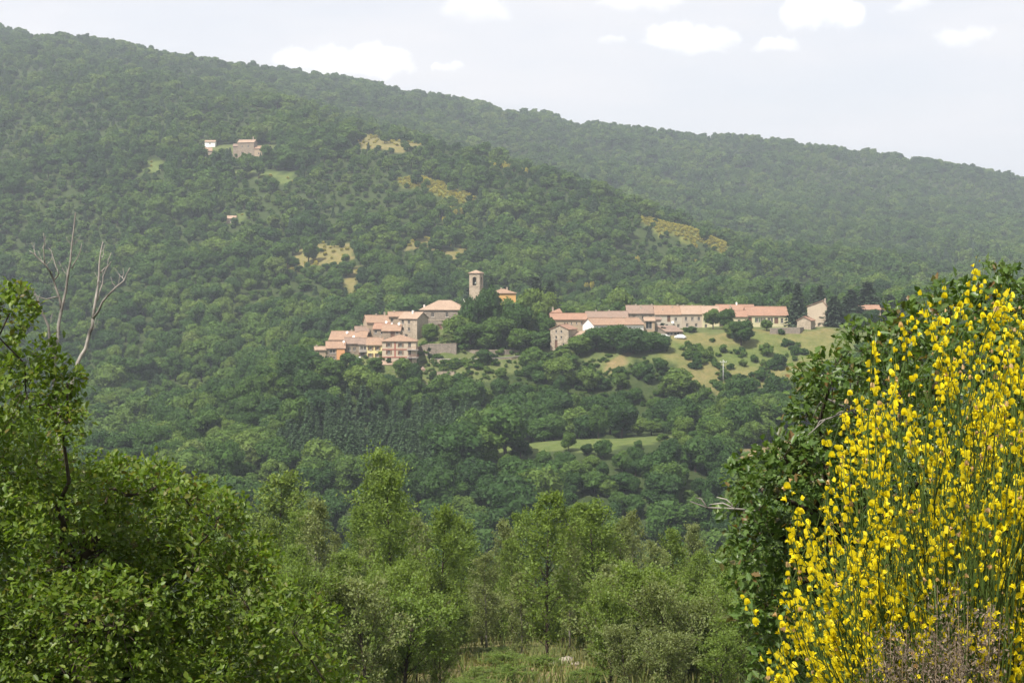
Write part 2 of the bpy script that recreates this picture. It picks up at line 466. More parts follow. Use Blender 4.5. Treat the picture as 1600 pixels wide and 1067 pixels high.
CPX = [  # photo column, row, distance, 1 = the row is the tree tops
    (300, 745, 430, 1), (420, 690, 480, 1), (480, 630, 540, 1), (560, 645, 540, 1), (700, 650, 545, 1), (850, 640, 545, 1), (1000, 625, 555, 1),
    (1150, 612, 575, 0), (1250, 605, 580, 0), (400, 800, 400, 1), (600, 770, 420, 1), (800, 770, 420, 1), (1000, 770, 420, 1), (1200, 730, 440, 1),
    (1350, 690, 450, 1), (880, 692, 480, 0), (1000, 690, 480, 0), (760, 706, 480, 0), (1050, 562, 590, 0), (1050, 522, 618, 0), (1250, 517, 622, 0),
    (1290, 545, 605, 0), (1150, 583, 590, 0), (1150, 520, 620, 0), (960, 572, 590, 0), (1000, 540, 604, 0), (640, 605, 588, 0), (780, 562, 602, 0), (620, 575, 594, 0), (690, 522, 628, 0), (500, 568, 600, 0), (560, 560, 602, 0),
    (700, 600, 590, 0), (690, 565, 602, 0), (690, 540, 609, 0), (740, 563, 605, 0), (740, 549, 612, 0), (800, 561, 606, 0), (800, 548, 612, 0), (740, 570, 597, 0), (800, 570, 597, 0), (800, 602, 585, 0), (600, 530, 622, 0), (665, 563, 604, 0), (665, 543, 612, 0),
    (740, 500, 650, 0), (800, 505, 650, 0), (880, 545, 608, 0), (930, 525, 622, 0), (1050, 517, 640, 0), (1200, 510, 640, 0), (1100, 507, 680, 0), (1400, 505, 660, 0), (1600, 495, 660, 0), (1450, 560, 590, 0),
    (600, 540, 690, 0), (560, 520, 760, 1), (430, 540, 740, 1), (300, 625, 690, 1), (200, 700, 600, 1), (0, 700, 560, 1), (-200, 650, 560, 1),
    (800, 490, 790, 1), (1000, 485, 800, 1), (1300, 470, 850, 1), (1600, 460, 900, 1),
    (0, 580, 820, 1), (200, 530, 850, 1), (400, 450, 920, 1), (600, 435, 930, 1), (800, 430, 950, 1), (1000, 430, 1000, 1), (1200, 440, 1050, 1), (1400, 435, 1150, 1),
    (1600, 425, 1250, 1), (-300, 540, 900, 1), (0, 420, 1030, 1), (250, 360, 1100, 1), (510, 402, 1000, 0), (500, 345, 1080, 1), (700, 345, 1080, 1),
    (900, 365, 1080, 1), (1100, 385, 1110, 1), (1290, 405, 1180, 1), (390, 249, 1250, 0), (361, 348, 1098, 0), (322, 247, 1244, 0), (328, 229, 1284, 0), (430, 249, 1246, 0), (230, 260, 1230, 0), (450, 272, 1200, 0), (600, 225, 1300, 0),
    (680, 215, 1330, 1), (660, 290, 1180, 0), (760, 248, 1270, 1), (850, 270, 1240, 1), (950, 300, 1210, 1), (1080, 350, 1150, 0), (1180, 375, 1180, 1),
    (0, 85, 1750, 1), (200, 112, 1650, 1), (400, 152, 1500, 1), (520, 182, 1420, 1), (0, 240, 1300, 1), (-300, 250, 1300, 1), (-400, 70, 1800, 1),
    (620, 205, 1700, 1), (750, 260, 1550, 1), (850, 295, 1500, 1), (1000, 340, 1500, 1), (1150, 385, 1450, 1), (700, 205, 1950, 1), (850, 235, 1950, 1), (1000, 275, 1950, 1),
    (1250, 375, 1550, 1), (1450, 375, 1650, 1), (1650, 375, 1750, 1), (1200, 305, 2000, 1), (1400, 318, 2050, 1), (1600, 338, 2150, 1), (1900, 360, 2100, 1),
    (-300, 25, 2300, 1), (0, 50, 2300, 1), (100, 60, 2320, 1), (200, 80, 2350, 1), (400, 113, 2400, 1), (600, 138, 2400, 1), (800, 174, 2450, 1), (1000, 208, 2500, 1), (1200, 220, 2500, 1),
    (1300, 226, 2500, 1), (1400, 244, 2500, 1), (1600, 282, 2500, 1), (1900, 330, 2500, 1)]
for (px, py, d, c) in CPX:
    x, y, z = P(px, py, d)
    CP.append((x, y, z - (TREE_H if c else 0)))
CP = np.array(CP, float)


def _phi(r):
    return np.sqrt(r * r + 9.0)


_n = len(CP)
_A = np.zeros((_n + 3, _n + 3))
_D = np.linalg.norm(CP[:, None, :2] - CP[None, :, :2], axis=2)
_A[:_n, :_n] = _phi(_D)
_A[:_n, _n] = _A[_n, :_n] = 1
_A[:_n, _n + 1:] = CP[:, :2]
_A[_n + 1:, :_n] = CP[:, :2].T
_W = np.linalg.solve(_A, np.concatenate([CP[:, 2], np.zeros(3)]))


def height(x, y):
    x = np.asarray(x, float)
    y = np.asarray(y, float)
    sh = x.shape
    xf, yf = x.ravel(), y.ravel()
    out = np.empty(len(xf))
    for i in range(0, len(xf), 20000):
        q = np.stack([xf[i:i + 20000], yf[i:i + 20000]], 1)
        r = np.linalg.norm(q[:, None] - CP[None, :, :2], axis=2)
        out[i:i + 20000] = _phi(r) @ _W[:_n] + _W[_n] + q @ _W[_n + 1:]
    # folds and gullies grow with distance, none about the houses
    amp = np.clip((yf - 680) / 300, 0, 1)
    for (qx, qy, qr) in ((-192, 1250, 70), (-180, 1098, 30)):     # level ground at the farm and the hut
        amp = amp * (1 - np.exp(-((xf - qx) ** 2 + (yf - qy) ** 2) / qr ** 2))
    out += amp * (9 * fbm(xf / 130, yf / 190, 3) + 5 * np.abs(fbm(xf / 60 + 9, yf / 110, 2)))
    near = np.clip((yf - 45) / 60, 0, 1) * np.clip((700 - yf) / 60, 0, 1)
    out += near * 0.9 * fbm(xf / 14, yf / 14, 3)
    return out.reshape(sh)


def inpoly(px, py, poly):
    px, py = np.asarray(px, float), np.asarray(py, float)
    r = np.zeros(px.shape, bool)
    n = len(poly)
    for i in range(n):
        x1, y1 = poly[i]
        x2, y2 = poly[(i + 1) % n]
        if y1 == y2:
            continue
        c = ((y1 > py) != (y2 > py)) & (px < (x2 - x1) * (py - y1) / (y2 - y1) + x1)
        r ^= c
    return r


# open ground: polygon (photo pixels), nearest and farthest metre, kind of ground
OPEN = [
    ('village', [(490, 572), (494, 545), (560, 490), (700, 440), (1300, 430), (1420, 460), (1420, 606), (1110, 612), (1040, 566), (1000, 566), (985, 578), (945, 586), (910, 560), (850, 560), (770, 594), (690, 606), (640, 612), (600, 582)], 575, 700, 'village'),
    ('meadow', [(1036, 560), (1040, 524), (1130, 517), (1300, 515), (1300, 600), (1110, 612)], 560, 640, 'meadow'),
    ('bare', [(938, 580), (945, 564), (985, 556), (985, 572), (965, 584)], 560, 640, 'bare'),
    ('strip', [(735, 708), (790, 690), (900, 680), (1000, 674), (1075, 678), (1010, 700), (880, 707), (760, 714)], 450, 520, 'meadow'),
    ('strip', [(1130, 718), (1200, 688), (1262, 688), (1240, 718)], 420, 520, 'bare'),
    ('hill', [(452, 418), (478, 386), (556, 380), (560, 405), (520, 420), (470, 424)], 930, 1080, 'tan'),
    ('hill', [(640, 392), (645, 377), (682, 376), (684, 393)], 950, 1120, 'tan'),
    ('hill', [(552, 214), (580, 203), (625, 208), (668, 224), (650, 238), (580, 236)], 1230, 1420, 'tan'),
    ('hill', [(345, 268), (400, 270), (465, 266), (470, 284), (430, 280), (350, 277)], 1150, 1235, 'meadow'),
    ('hill', [(213, 250), (252, 250), (252, 268), (213, 268)], 1180, 1290, 'meadow'),
    ('farm', [(314, 226), (360, 222), (448, 224), (448, 245), (314, 245)], 1228, 1290, 'village'),
    ('hut', [(350, 333), (370, 333), (370, 349), (350, 349)], 1050, 1150, 'meadow'),
    ('hill', [(700, 395), (730, 385), (725, 405), (705, 408)], 940, 1080, 'tan'),
    ('hill', [(545, 440), (562, 415), (575, 420), (560, 470)], 880, 1000, 'tan'),
    ('broom', [(622, 276), (700, 286), (738, 315), (728, 324), (690, 305), (640, 294)], 1120, 1250, 'broom'),
    ('broom', [(1008, 345), (1060, 328), (1152, 338), (1154, 378), (1128, 394), (1090, 378), (1040, 368)], 1080, 1200, 'broom'),
    ('broom', [(615, 196), (658, 196), (660, 216), (622, 214)], 1280, 1420, 'broom'),
    ('broom', [(940, 295), (1000, 290), (1010, 312), (960, 312)], 1150, 1260, 'broom'),
]


def open_kind(x, y, z, hgt=None):
    """index into OPEN for points on the ground, -1 where the forest is closed"""
    px, py = CX + x / y * F, HY - z / y * F
    sc = y / 75.0                                   # edges wander
    jx, jy = 26 * fbm(x / sc, y / sc / 1.5, 3), 9 * fbm(x / sc + 40, y / sc / 1.5, 3)
    px, py = px + jx, py + jy
    res = np.full(px.shape, -1)
    for i, (nm, poly, d0, d1, kd) in enumerate(OPEN):
        k = inpoly(px, py, poly)
        if hgt is not None:
            for f in (0.45, 0.85):
                k |= inpoly(px, HY - (z + hgt * f) / y * F + jy, poly)
        k &= (y > d0) & (y < d1)
        res[k] = i
    return res


def build_terrain():
    ys = [-80.0]
    while ys[-1] < 9000:
        y = ys[-1]
        st = 3.0 if y < 120 else 6.0 if y < 440 else 2.2 if y < 650 else 7.0 if y < 1350 else 14.0 if y < 2700 else 250.0
        ys.append(y + st)
    xs = [0.0]
    while xs[-1] < 7000:
        x = xs[-1]
        xs.append(x + (2.4 if x < 150 else 5.0 if x < 300 else 12.0 if x < 1100 else 400.0))
    xs = np.array([-x for x in xs[:0:-1]] + xs)
    ys = np.array(ys)
    X, Y = np.meshgrid(xs, ys)
    Z = height(np.clip(X, -2600, 2600), np.clip(Y, -300, 5200))
    far = np.clip((Y - 3000) / 1500, 0, 1)
    Z = Z * (1 - far) + (-40) * far
    V = np.stack([X, Y, Z], -1).reshape(-1, 3)
    nx, ny = len(xs), len(ys)
    i = np.arange(nx * ny).reshape(ny, nx)
    Fc = np.stack([i[:-1, :-1], i[:-1, 1:], i[1:, 1:], i[1:, :-1]], -1).reshape(-1, 4)
    m, t = new_mat('ground')
    at = t.n('ShaderNodeAttribute', attribute_name='cover')
    geo = t.n('ShaderNodeNewGeometry')
    pos = geo.outputs['Position']
    n1 = t.ramp(t.noise(pos, 0.12, 6, 0.65), [(0.3, 0.0), (0.7, 1.0)])
    n2 = t.ramp(t.noise(pos, 0.9, 6, 0.7), [(0.3, 0.0), (0.7, 1.0)])
    c = at.outputs['Color']
    c = t.mix(t.m('MULTIPLY', n1, 0.55), c, t.mix(1.0, c, (0.62, 0.80, 0.55), 'MULTIPLY'))
    c = t.mix(t.m('MULTIPLY', n2, 0.6), c, t.mix(1.0, c, (1.45, 1.28, 1.15), 'MULTIPLY'))
    n3 = t.ramp(t.noise(pos, 0.33, 6, 0.75), [(0.40, 0.0), (0.62, 1.0)])
    c = t.mix(t.m('MULTIPLY', n3, 0.7), c, t.mix(1.0, c, (0.5, 0.66, 0.5), 'MULTIPLY'))
    surf(t, c, 0.95, 0.1, n2, 0.6, 0.4)
    me = np_mesh('terrain', V, Fc, m, True)
    # what covers the ground, one colour per vertex
    C = np.tile(np.array([0.042, 0.058, 0.021, 1.0]), (len(V), 1))
    yy = np.maximum(V[:, 1], 1)
    k = open_kind(V[:, 0], yy, V[:, 2])
    cc = {'meadow': (0.105, 0.128, 0.042), 'bare': (0.20, 0.150, 0.082), 'tan': (0.18, 0.148, 0.064), 'broom': (0.15, 0.15, 0.04), 'village': (0.105, 0.12, 0.048)}
    for j, o in enumerate(OPEN):
        C[k == j, :3] = cc[o[4]]
    md = np.array([o[0] == 'meadow' for o in OPEN] + [False])[k]
    dry = np.clip(fbm(V[:, 0] / 22, V[:, 1] / 14, 3) * 2.2 + 0.45, 0, 1)[:, None]
    C[md, :3] = (C[:, :3] * (1 - dry) + np.array([0.175, 0.15, 0.068]) * dry)[md]
    nr = (V[:, 1] > 66) & (V[:, 1] < 130) & (V[:, 0] > -6) & (V[:, 0] < 10)
    dry2 = np.clip(fbm(V[:, 0] / 9, V[:, 1] / 9, 3) * 2 + 0.5, 0, 1)[:, None]
    C[nr, :3] = (np.array([0.11, 0.115, 0.045]) * (1 - dry2) + np.array([0.24, 0.18, 0.11]) * dry2)[nr]
    ca = me.color_attributes.new('cover', 'FLOAT_COLOR', 'POINT')
    ca.data.foreach_set('color', C.astype(np.float32).ravel())
    o = link('terrain', me)
    o['kind'] = 'structure'
    o['label'] = 'rolling hillside ground with meadows under the woods'
    return o


build_terrain()


def ground(x, y):
    return float(height(np.array([x]), np.array([y]))[0])


# ------------------------------------------------------------------ buildings
OCC = []        # (px0, px1, py0, py1, distance): what hides the trees behind


def part_box(root, name, x0, x1, y0, y1, z0, z1, mat, parent=None):
    mb = MB()
    mb.box(x0, x1, y0, y1, z0, z1)
    return mb.obj(name, mat, parent or root)


def wall_face(mb, x0, x1, z0, z1, holes, y=0.0, rec=0.22):
    """front wall with real openings; holes are (xa, xb, za, zb)"""
    xs = sorted({x0, x1, *[h[0] for h in holes], *[h[1] for h in holes]})
    zs = sorted({z0, z1, *[h[2] for h in holes], *[h[3] for h in holes]})
    for i in range(len(xs) - 1):
        for j in range(len(zs) - 1):
            xm, zm = (xs[i] + xs[i + 1]) / 2, (zs[j] + zs[j + 1]) / 2
            if any(h[0] < xm < h[1] and h[2] < zm < h[3] for h in holes):
                continue
            mb.add([(xs[i], y, zs[j]), (xs[i + 1], y, zs[j]), (xs[i + 1], y, zs[j + 1]), (xs[i], y, zs[j + 1])], [(0, 1, 2, 3)])
    for (a, b, c, e) in holes:
        q = [(a, c), (b, c), (b, e), (a, e)]
        for k in range(4):
            p0, p1 = q[k], q[(k + 1) % 4]
            mb.add([(p0[0], y, p0[1]), (p1[0], y, p1[1]), (p1[0], y + rec + .1, p1[1]), (p0[0], y + rec + .1, p0[1])], [(0, 3, 2, 1)])


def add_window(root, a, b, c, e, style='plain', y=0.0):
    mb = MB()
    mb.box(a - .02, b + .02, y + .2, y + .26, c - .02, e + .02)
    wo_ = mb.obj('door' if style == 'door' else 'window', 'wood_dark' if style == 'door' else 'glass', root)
    fr = MB()
    t = 0.07
    fr.box(a, a + t, y + .13, y + .2, c, e)
    fr.box(b - t, b, y + .13, y + .2, c, e)
    fr.box(a + t, b - t, y + .13, y + .2, e - t, e)
    fr.box(a + t, b - t, y + .13, y + .2, c, c + t)
    if b - a > .7 and style != 'door':
        fr.box((a + b) / 2 - .035, (a + b) / 2 + .035, y + .135, y + .2, c + t, e - t)
    fr.obj('frame', 'frame' if style != 'door' else 'wood_dark', wo_)
    if style != 'door':
        sl = MB()
        sl.box(a - .12, b + .12, y - .12, y + .12, c - .12, c - .003)
        sl.obj('sill', 'frame' if style == 'sill' else 'slab', wo_)
    if style in ('brown', 'green'):
        for s0, s1 in ((a - .52, a - .06), (b + .06, b + .52)):
            sh = MB()
            sh.box(s0, s1, y - .07, y - .01, c, e)
            sh.obj('shutter', 'wood_dark' if style == 'brown' else 'shutter_green', wo_)
    return wo_


def add_dish(root, x, y, z, r=.5):
    r *= .68
    mb = MB()
    n, vs, fs = 12, [], []
    for j, (q, dpt) in enumerate(((0.0, 0.0), (.6, -.06), (1.0, -.18))):
        for k in range(n):
            a = 2 * math.pi * k / n
            vs.append((math.cos(a) * r * q, dpt * r * 2, math.sin(a) * r * q))
    for j in range(2):
        for k in range(n):
            fs.append((j * n + k, j * n + (k + 1) % n, (j + 1) * n + (k + 1) % n, (j + 1) * n + k))
    mb.add(vs, fs)
    mb.tube([(0, 0.02, 0), (0, .25, -.25), (0, .25, -1.1)], [.03, .03, .03], 5)
    o = mb.obj('satellite_dish', 'metal_white', root, True)
    o.location = (x, y, z)
    o.rotation_euler = (R_(-20), 0, R_(-15))


def building(name, label, px0, px1, yb, ye, yr, d, depth, kind='gx', wall='stone', roof='terra', wins=(), yaw=0.0, chim=(),
             dish=(), group='houses of the hill village', cat='house', xr=0.0, over=.4, ww=.95, wh=1.35, inset=None, side_wins=()):
    s = d / F
    c = math.cos(R_(yaw))
    W = (px1 - px0) * s / c
    pm = (px0 + px1) / 2
    He, Hr = (yb - ye) * s, (ye - yr) * s
    root = link(name, None, None, P(pm, yb, d))
    root.empty_display_size = .5
    root.rotation_euler = (0, 0, R_(yaw))
    tag(root, label, cat, group)
    OCC.append((px0, px1, yr, yb, d))
    h = W / 2
    lx = lambda p: (p - pm) * s / c
    lz = lambda q: (yb - q) * s
    holes = []
    for wn in wins:
        wx, wz = lx(wn[0]), lz(wn[1])
        st = wn[2] if len(wn) > 2 else 'plain'
        w2 = (wn[3] if len(wn) > 3 else ww) / 2
        h2 = (wn[4] if len(wn) > 4 else wh) / 2
        a, b, c0, e = max(-h + .1, wx - w2), min(h - .1, wx + w2), wz - h2, min(wz + h2, He - .12)
        holes.append((round(a, 3), round(b, 3), round(c0, 3), round(e, 3), st))
    mb = MB()
    top_back = He + Hr if kind == 'shed' else He
    wall_face(mb, -h, h, -6, He, [q[:4] for q in holes])
    mb.add([(h, 0, -6), (h, depth, -6), (h, depth, top_back), (h, 0, He)], [(0, 1, 2, 3)])
    mb.add([(-h, 0, -6), (-h, depth, -6), (-h, depth, top_back), (-h, 0, He)], [(3, 2, 1, 0)])
    mb.add([(-h, depth, -6), (h, depth, -6), (h, depth, top_back), (-h, depth, top_back)], [(3, 2, 1, 0)])
    if kind == 'gx':
        for sx in (-h, h):
            mb.add([(sx, 0, He), (sx, depth, He), (sx, depth / 2, He + Hr)], [(0, 1, 2)])
    if kind == 'gy':
        for sy in (0, depth):
            mb.add([(-h, sy, He), (h, sy, He), (xr * h, sy, He + Hr)], [(0, 1, 2)])
    mb.obj('wall', wall, root)
    for q in holes:
        add_window(root, *q)
    # roof
    rb = MB()
    o, th, up = over, .2, .06
    e = .3
    if kind == 'gx':
        sl = Hr / (depth / 2)
        nseg = 6
        for s_ in (0, 1):
            ya, yb_ = (-o, depth / 2) if s_ == 0 else (depth + o, depth / 2)
            rb.slab([(-h - e, ya, He - o * sl + up + th), (h + e, ya, He - o * sl + up + th), (h + e, yb_, He + Hr + up + th), (-h - e, yb_, He + Hr + up + th)][::1 if s_ == 0 else -1], th)
        rb.tube([(-h - e, depth / 2, He + Hr + th + .08), (h + e, depth / 2, He + Hr + th + .08)], [.14, .14], 6)
    elif kind == 'gy':
        for sx in (-1, 1):
            run = h - sx * xr * h
            sl = Hr / run
            rb.slab([(sx * (h + o), -e, He - o * sl + up + th), (xr * h, -e, He + Hr + up + th), (xr * h, depth + e, He + Hr + up + th), (sx * (h + o), depth + e, He - o * sl + up + th)][::-1 if sx > 0 else 1], th)
        rb.tube([(xr * h, -e, He + Hr + th + .08), (xr * h, depth + e, He + Hr + th + .08)], [.14, .14], 6)
    elif kind == 'shed':
        sl = Hr / depth
        rb.slab([(-h - e, -o, He - o * sl + up + th), (h + e, -o, He - o * sl + up + th), (h + e, depth + o, He + Hr + o * sl + up + th), (-h - e, depth + o, He + Hr + o * sl + up + th)], th)
    elif kind in ('hip', 'pyr'):
        i = depth / 2 if inset is None else inset
        if kind == 'pyr':
            i = h
        zl, zt = He + up, He + Hr + up + th
        a = [(-h - o, -o, zl + th), (h + o, -o, zl + th), (h + o, depth + o, zl + th), (-h - o, depth + o, zl + th)]
        r0, r1 = (-h + i, depth / 2, zt), (h - i, depth / 2, zt)
        low = [(p[0], p[1], zl) for p in a]
        if i >= h - .01:
            rb.add(a + low + [r0], [(0, 1, 8), (1, 2, 8), (2, 3, 8), (3, 0, 8), (7, 6, 5, 4), (0, 4, 5, 1), (1, 5, 6, 2), (2, 6, 7, 3), (3, 7, 4, 0)])
        else:
            rb.add(a + low + [r0, r1], [(0, 1, 9, 8), (1, 2, 9), (2, 3, 8, 9), (3, 0, 8), (7, 6, 5, 4), (0, 4, 5, 1), (1, 5, 6, 2), (2, 6, 7, 3), (3, 7, 4, 0)])
    ro = rb.obj('roof', roof, root)
    for ch in chim:
        cx, cz = lx(ch[0]), lz(ch[1])
        cy = depth * (ch[2] if len(ch) > 2 else .5)
        mb = MB()
        mb.box(cx - .3, cx + .3, cy - .3, cy + .3, cz - 2.2, cz)
        mb.box(cx - .4, cx + .4, cy - .4, cy + .4, cz + .003, cz + .13)
        mb.box(cx - .25, cx + .25, cy - .25, cy + .25, cz + .133, cz + .4)
        mb.obj('chimney', 'white' if len(ch) > 3 else 'pinkish', ro)
    for q in dish:
        add_dish(root, lx(q[0]), (q[2] if len(q) > 2 else -.3), lz(q[1]), q[3] if len(q) > 3 else .5)
    return root, dict(h=h, He=He, Hr=Hr, lx=lx, lz=lz, depth=depth)


B = building
# --- the cluster at the village's west tip
B('small_house', 'small tan plastered house at the outer tip of the village', 493, 509, 567, 547, 543, 600, 5, 'gx', 'tan', 'terra_pale', [(499, 556, 'plain', .6, .8)], yaw=12, chim=[(496, 541)])
r, g = B('stone_house', 'stone house with an orange painted wall next to the tan tip house', 510, 539, 564, 544, 535, 601, 6.5, 'gx', 'stone', 'terra',
         [(517, 549), (522, 549), (513, 558, 'plain', .7, 1.0), (517, 559, 'plain', .7, 1.0), (522, 559, 'plain', .7, 1.0)], yaw=6, chim=[(538, 533)], dish=[(537, 534, 1.0, .55)])
part_box(r, 'orange_wall_panel', g['lx'](526), g['lx'](538.5), -.18, -.004, -4, g['lz'](545), 'orange')
B('row_house', 'long house whose red tiled roof carries two white satellite dishes', 514, 571, 548, 531, 519, 614, 9, 'gx', 'stone', 'terra', [(560, 537)], yaw=-8, chim=[(545, 517)], dish=[(539.5, 520, 3.0, .7), (552, 526, 1.0, .65)])
B('stone_house', 'stone house under a weathered brown roof left of the yellow house', 539, 562, 561, 537, 529, 605, 7, 'gx', 'stone', 'terra_brown', [(546, 545), (554, 545)], yaw=4)
r, g = B('balcony_house', 'narrow pale house with stacked grey balconies beside the yellow house', 561, 574, 572, 538, 530, 602, 7, 'gx', 'pale', 'terra_brown', [(565, 544), (570, 544), (565, 554, 'brown'), (570, 563, 'door', 1.0, 2.0)])
for zz in (549, 559):
    z = g['lz'](zz)
    sl_ = part_box(r, 'balcony', -g['h'] + .1, g['h'] - .1, -1.2, -.004, z - .15, z, 'slab')
    mb = MB()
    for i in range(9):
        x = -g['h'] + .15 + i * (2 * g['h'] - .3) / 8
        mb.box(x - .02, x + .02, -1.18, -1.14, z + .003, z + .95)
    mb.box(-g['h'] + .1, g['h'] - .1, -1.19, -1.13, z + .953, z + 1.0)
    mb.obj('railing', 'iron', sl_)
add_dish(r, g['lx'](562.5), -1.4, g['lz'](558.5), .6)
B('yellow_house', 'two storey yellow plastered house between the balcony house and the large villa', 573, 597, 566, 539, 529, 601, 8, 'gx', 'yellow', 'terra', [(579, 544, 'brown'), (590, 544, 'brown'), (579, 555, 'brown'), (590, 555, 'brown')], chim=[(593, 527)])
r, g = B('villa', 'three storey cream villa with red brown bands and a hipped roof', 597, 650, 577, 534, 525, 598, 11, 'hip', 'cream', 'terra',
         [(607.5, 539, 'brown'), (626, 539, 'brown'), (640, 539, 'plain', 1.0, 2.0), (607.5, 550.5, 'brown'), (626, 551, 'brown'), (640, 551, 'plain', 1.0, 2.0), (608, 561, 'plain', 1.5, 1.4), (626, 561, 'plain', 1.3, 1.0), (641, 562, 'door', 1.2, 2.1), (634, 571, 'plain', .9, .8)], chim=[(630, 522)], yaw=0)
for zz in (546, 558):
    z = g['lz'](zz)
    part_box(r, 'band', -g['h'] - .06, g['lx'](636) - .003, -.10, -.004, z - .18, z + .18, 'red_band')
    bal = part_box(r, 'balcony', g['lx'](636), g['h'] + .9, -1.3, -.004, z - .2, z, 'slab')
    mb = MB()
    x0, x1 = g['lx'](636), g['h'] + .9
    for i in range(11):
        x = x0 + .05 + i * (x1 - x0 - .1) / 10
        mb.box(x - .025, x + .025, -1.28, -1.22, z + .003, z + .95)
    mb.box(x0, x1, -1.29, -1.21, z + .953, z + 1.0)
    mb.obj('railing', 'red_band', bal)
part_box(r, 'wall_strip', g['lx'](616), g['lx'](618.5), -.07, -.004, g['lz'](557.2), g['lz'](547.2), 'red_band')
part_box(r, 'wall_strip', g['lx'](616), g['lx'](618.5), -.07, -.004, g['lz'](545.2), g['He'] - .1, 'red_band')
B('lean_to', 'low lean-to with a pinkish tiled roof against the foot of the cream villa', 594, 616, 578, 570, 566, 595, 2.6, 'shed', 'pinkish', 'terra_pale', [(605, 574, 'plain', 2.2, 1.0)], cat='shed', group=None, over=.3)
B('stone_house', 'stone house wedged between the long dish roof and the tall tan house', 556, 576, 545, 519, 511.5, 618, 8, 'gx', 'stone', 'terra_brown', [(562, 525), (570, 525)], yaw=9, chim=[(566, 509.5)])
# upper row
B('tall_house', 'tall tan house at the upper row with a single dark window', 574, 608, 531, 504, 494, 622, 9, 'gx', 'tan', 'terra', [(586, 508, 'plain', .9, 1.2), (578, 519, 'plain', .9, 1.5)], yaw=14, chim=[(591, 492), (604, 489.5, .5)])
B('stone_house', 'stone house under two satellite dishes in front of the tall tan house', 583, 610, 532, 514, 506, 614, 7, 'gx', 'stone', 'terra_red', [(587, 518), (600, 520), (596, 520, 'plain', .6, .9)], yaw=-7, dish=[(602, 503.5, 2.0, .65), (611, 506.5, 2.0, .6)])
B('stone_house', 'stone house with a dark doorway right below the tall two-window house', 597, 625, 529, 517, 508.5, 611, 7, 'gx', 'stone', 'terra', [(613.5, 522, 'door', 1.6, 2.6), (620.5, 519, 'plain', .9, 1.2)], yaw=-4, dish=[(622.5, 506, 2.0, .7)])
B('tall_house', 'tall stone house with a shaded side wall left of the long church building', 623, 652, 526, 498, 489, 620, 9, 'gx', 'stone_pale', 'terra_pale', [(629, 503), (639, 503), (629, 514.5), (639, 514.5), (634, 524, 'plain', 1.4, .9)], yaw=-24, chim=[(638, 487, .4, 1)])
B('row_house', 'red roofed house peeping out behind the tall stone house', 608, 641, 505, 495, 488.5, 632, 8, 'gx', 'tan', 'terra', [(613, 500)], yaw=8, chim=[(617, 487)])
# church hill
r, g = B('church', 'long stone church building with a broad hipped roof beside the bell tower', 656, 726, 526, 485, 470.5, 636, 15, 'hip', 'stone_grey', 'terra_pale', [(676, 491.5, 'sill', 1.1, 1.7), (698.5, 491.5, 'sill', 1.1, 1.7), (687, 512, 'door', 1.6, 2.8)], yaw=-5, chim=[(661, 478, .2, 1), (722, 469, .5, 1)], cat='church', group=None, inset=6)
mb = MB()
mb.box(-g['h'] - .05, g['h'] + .05, -.09, -.004, g['lz'](500.6), g['lz'](499.4))
mb.obj('string_course', 'stone_pale', r)


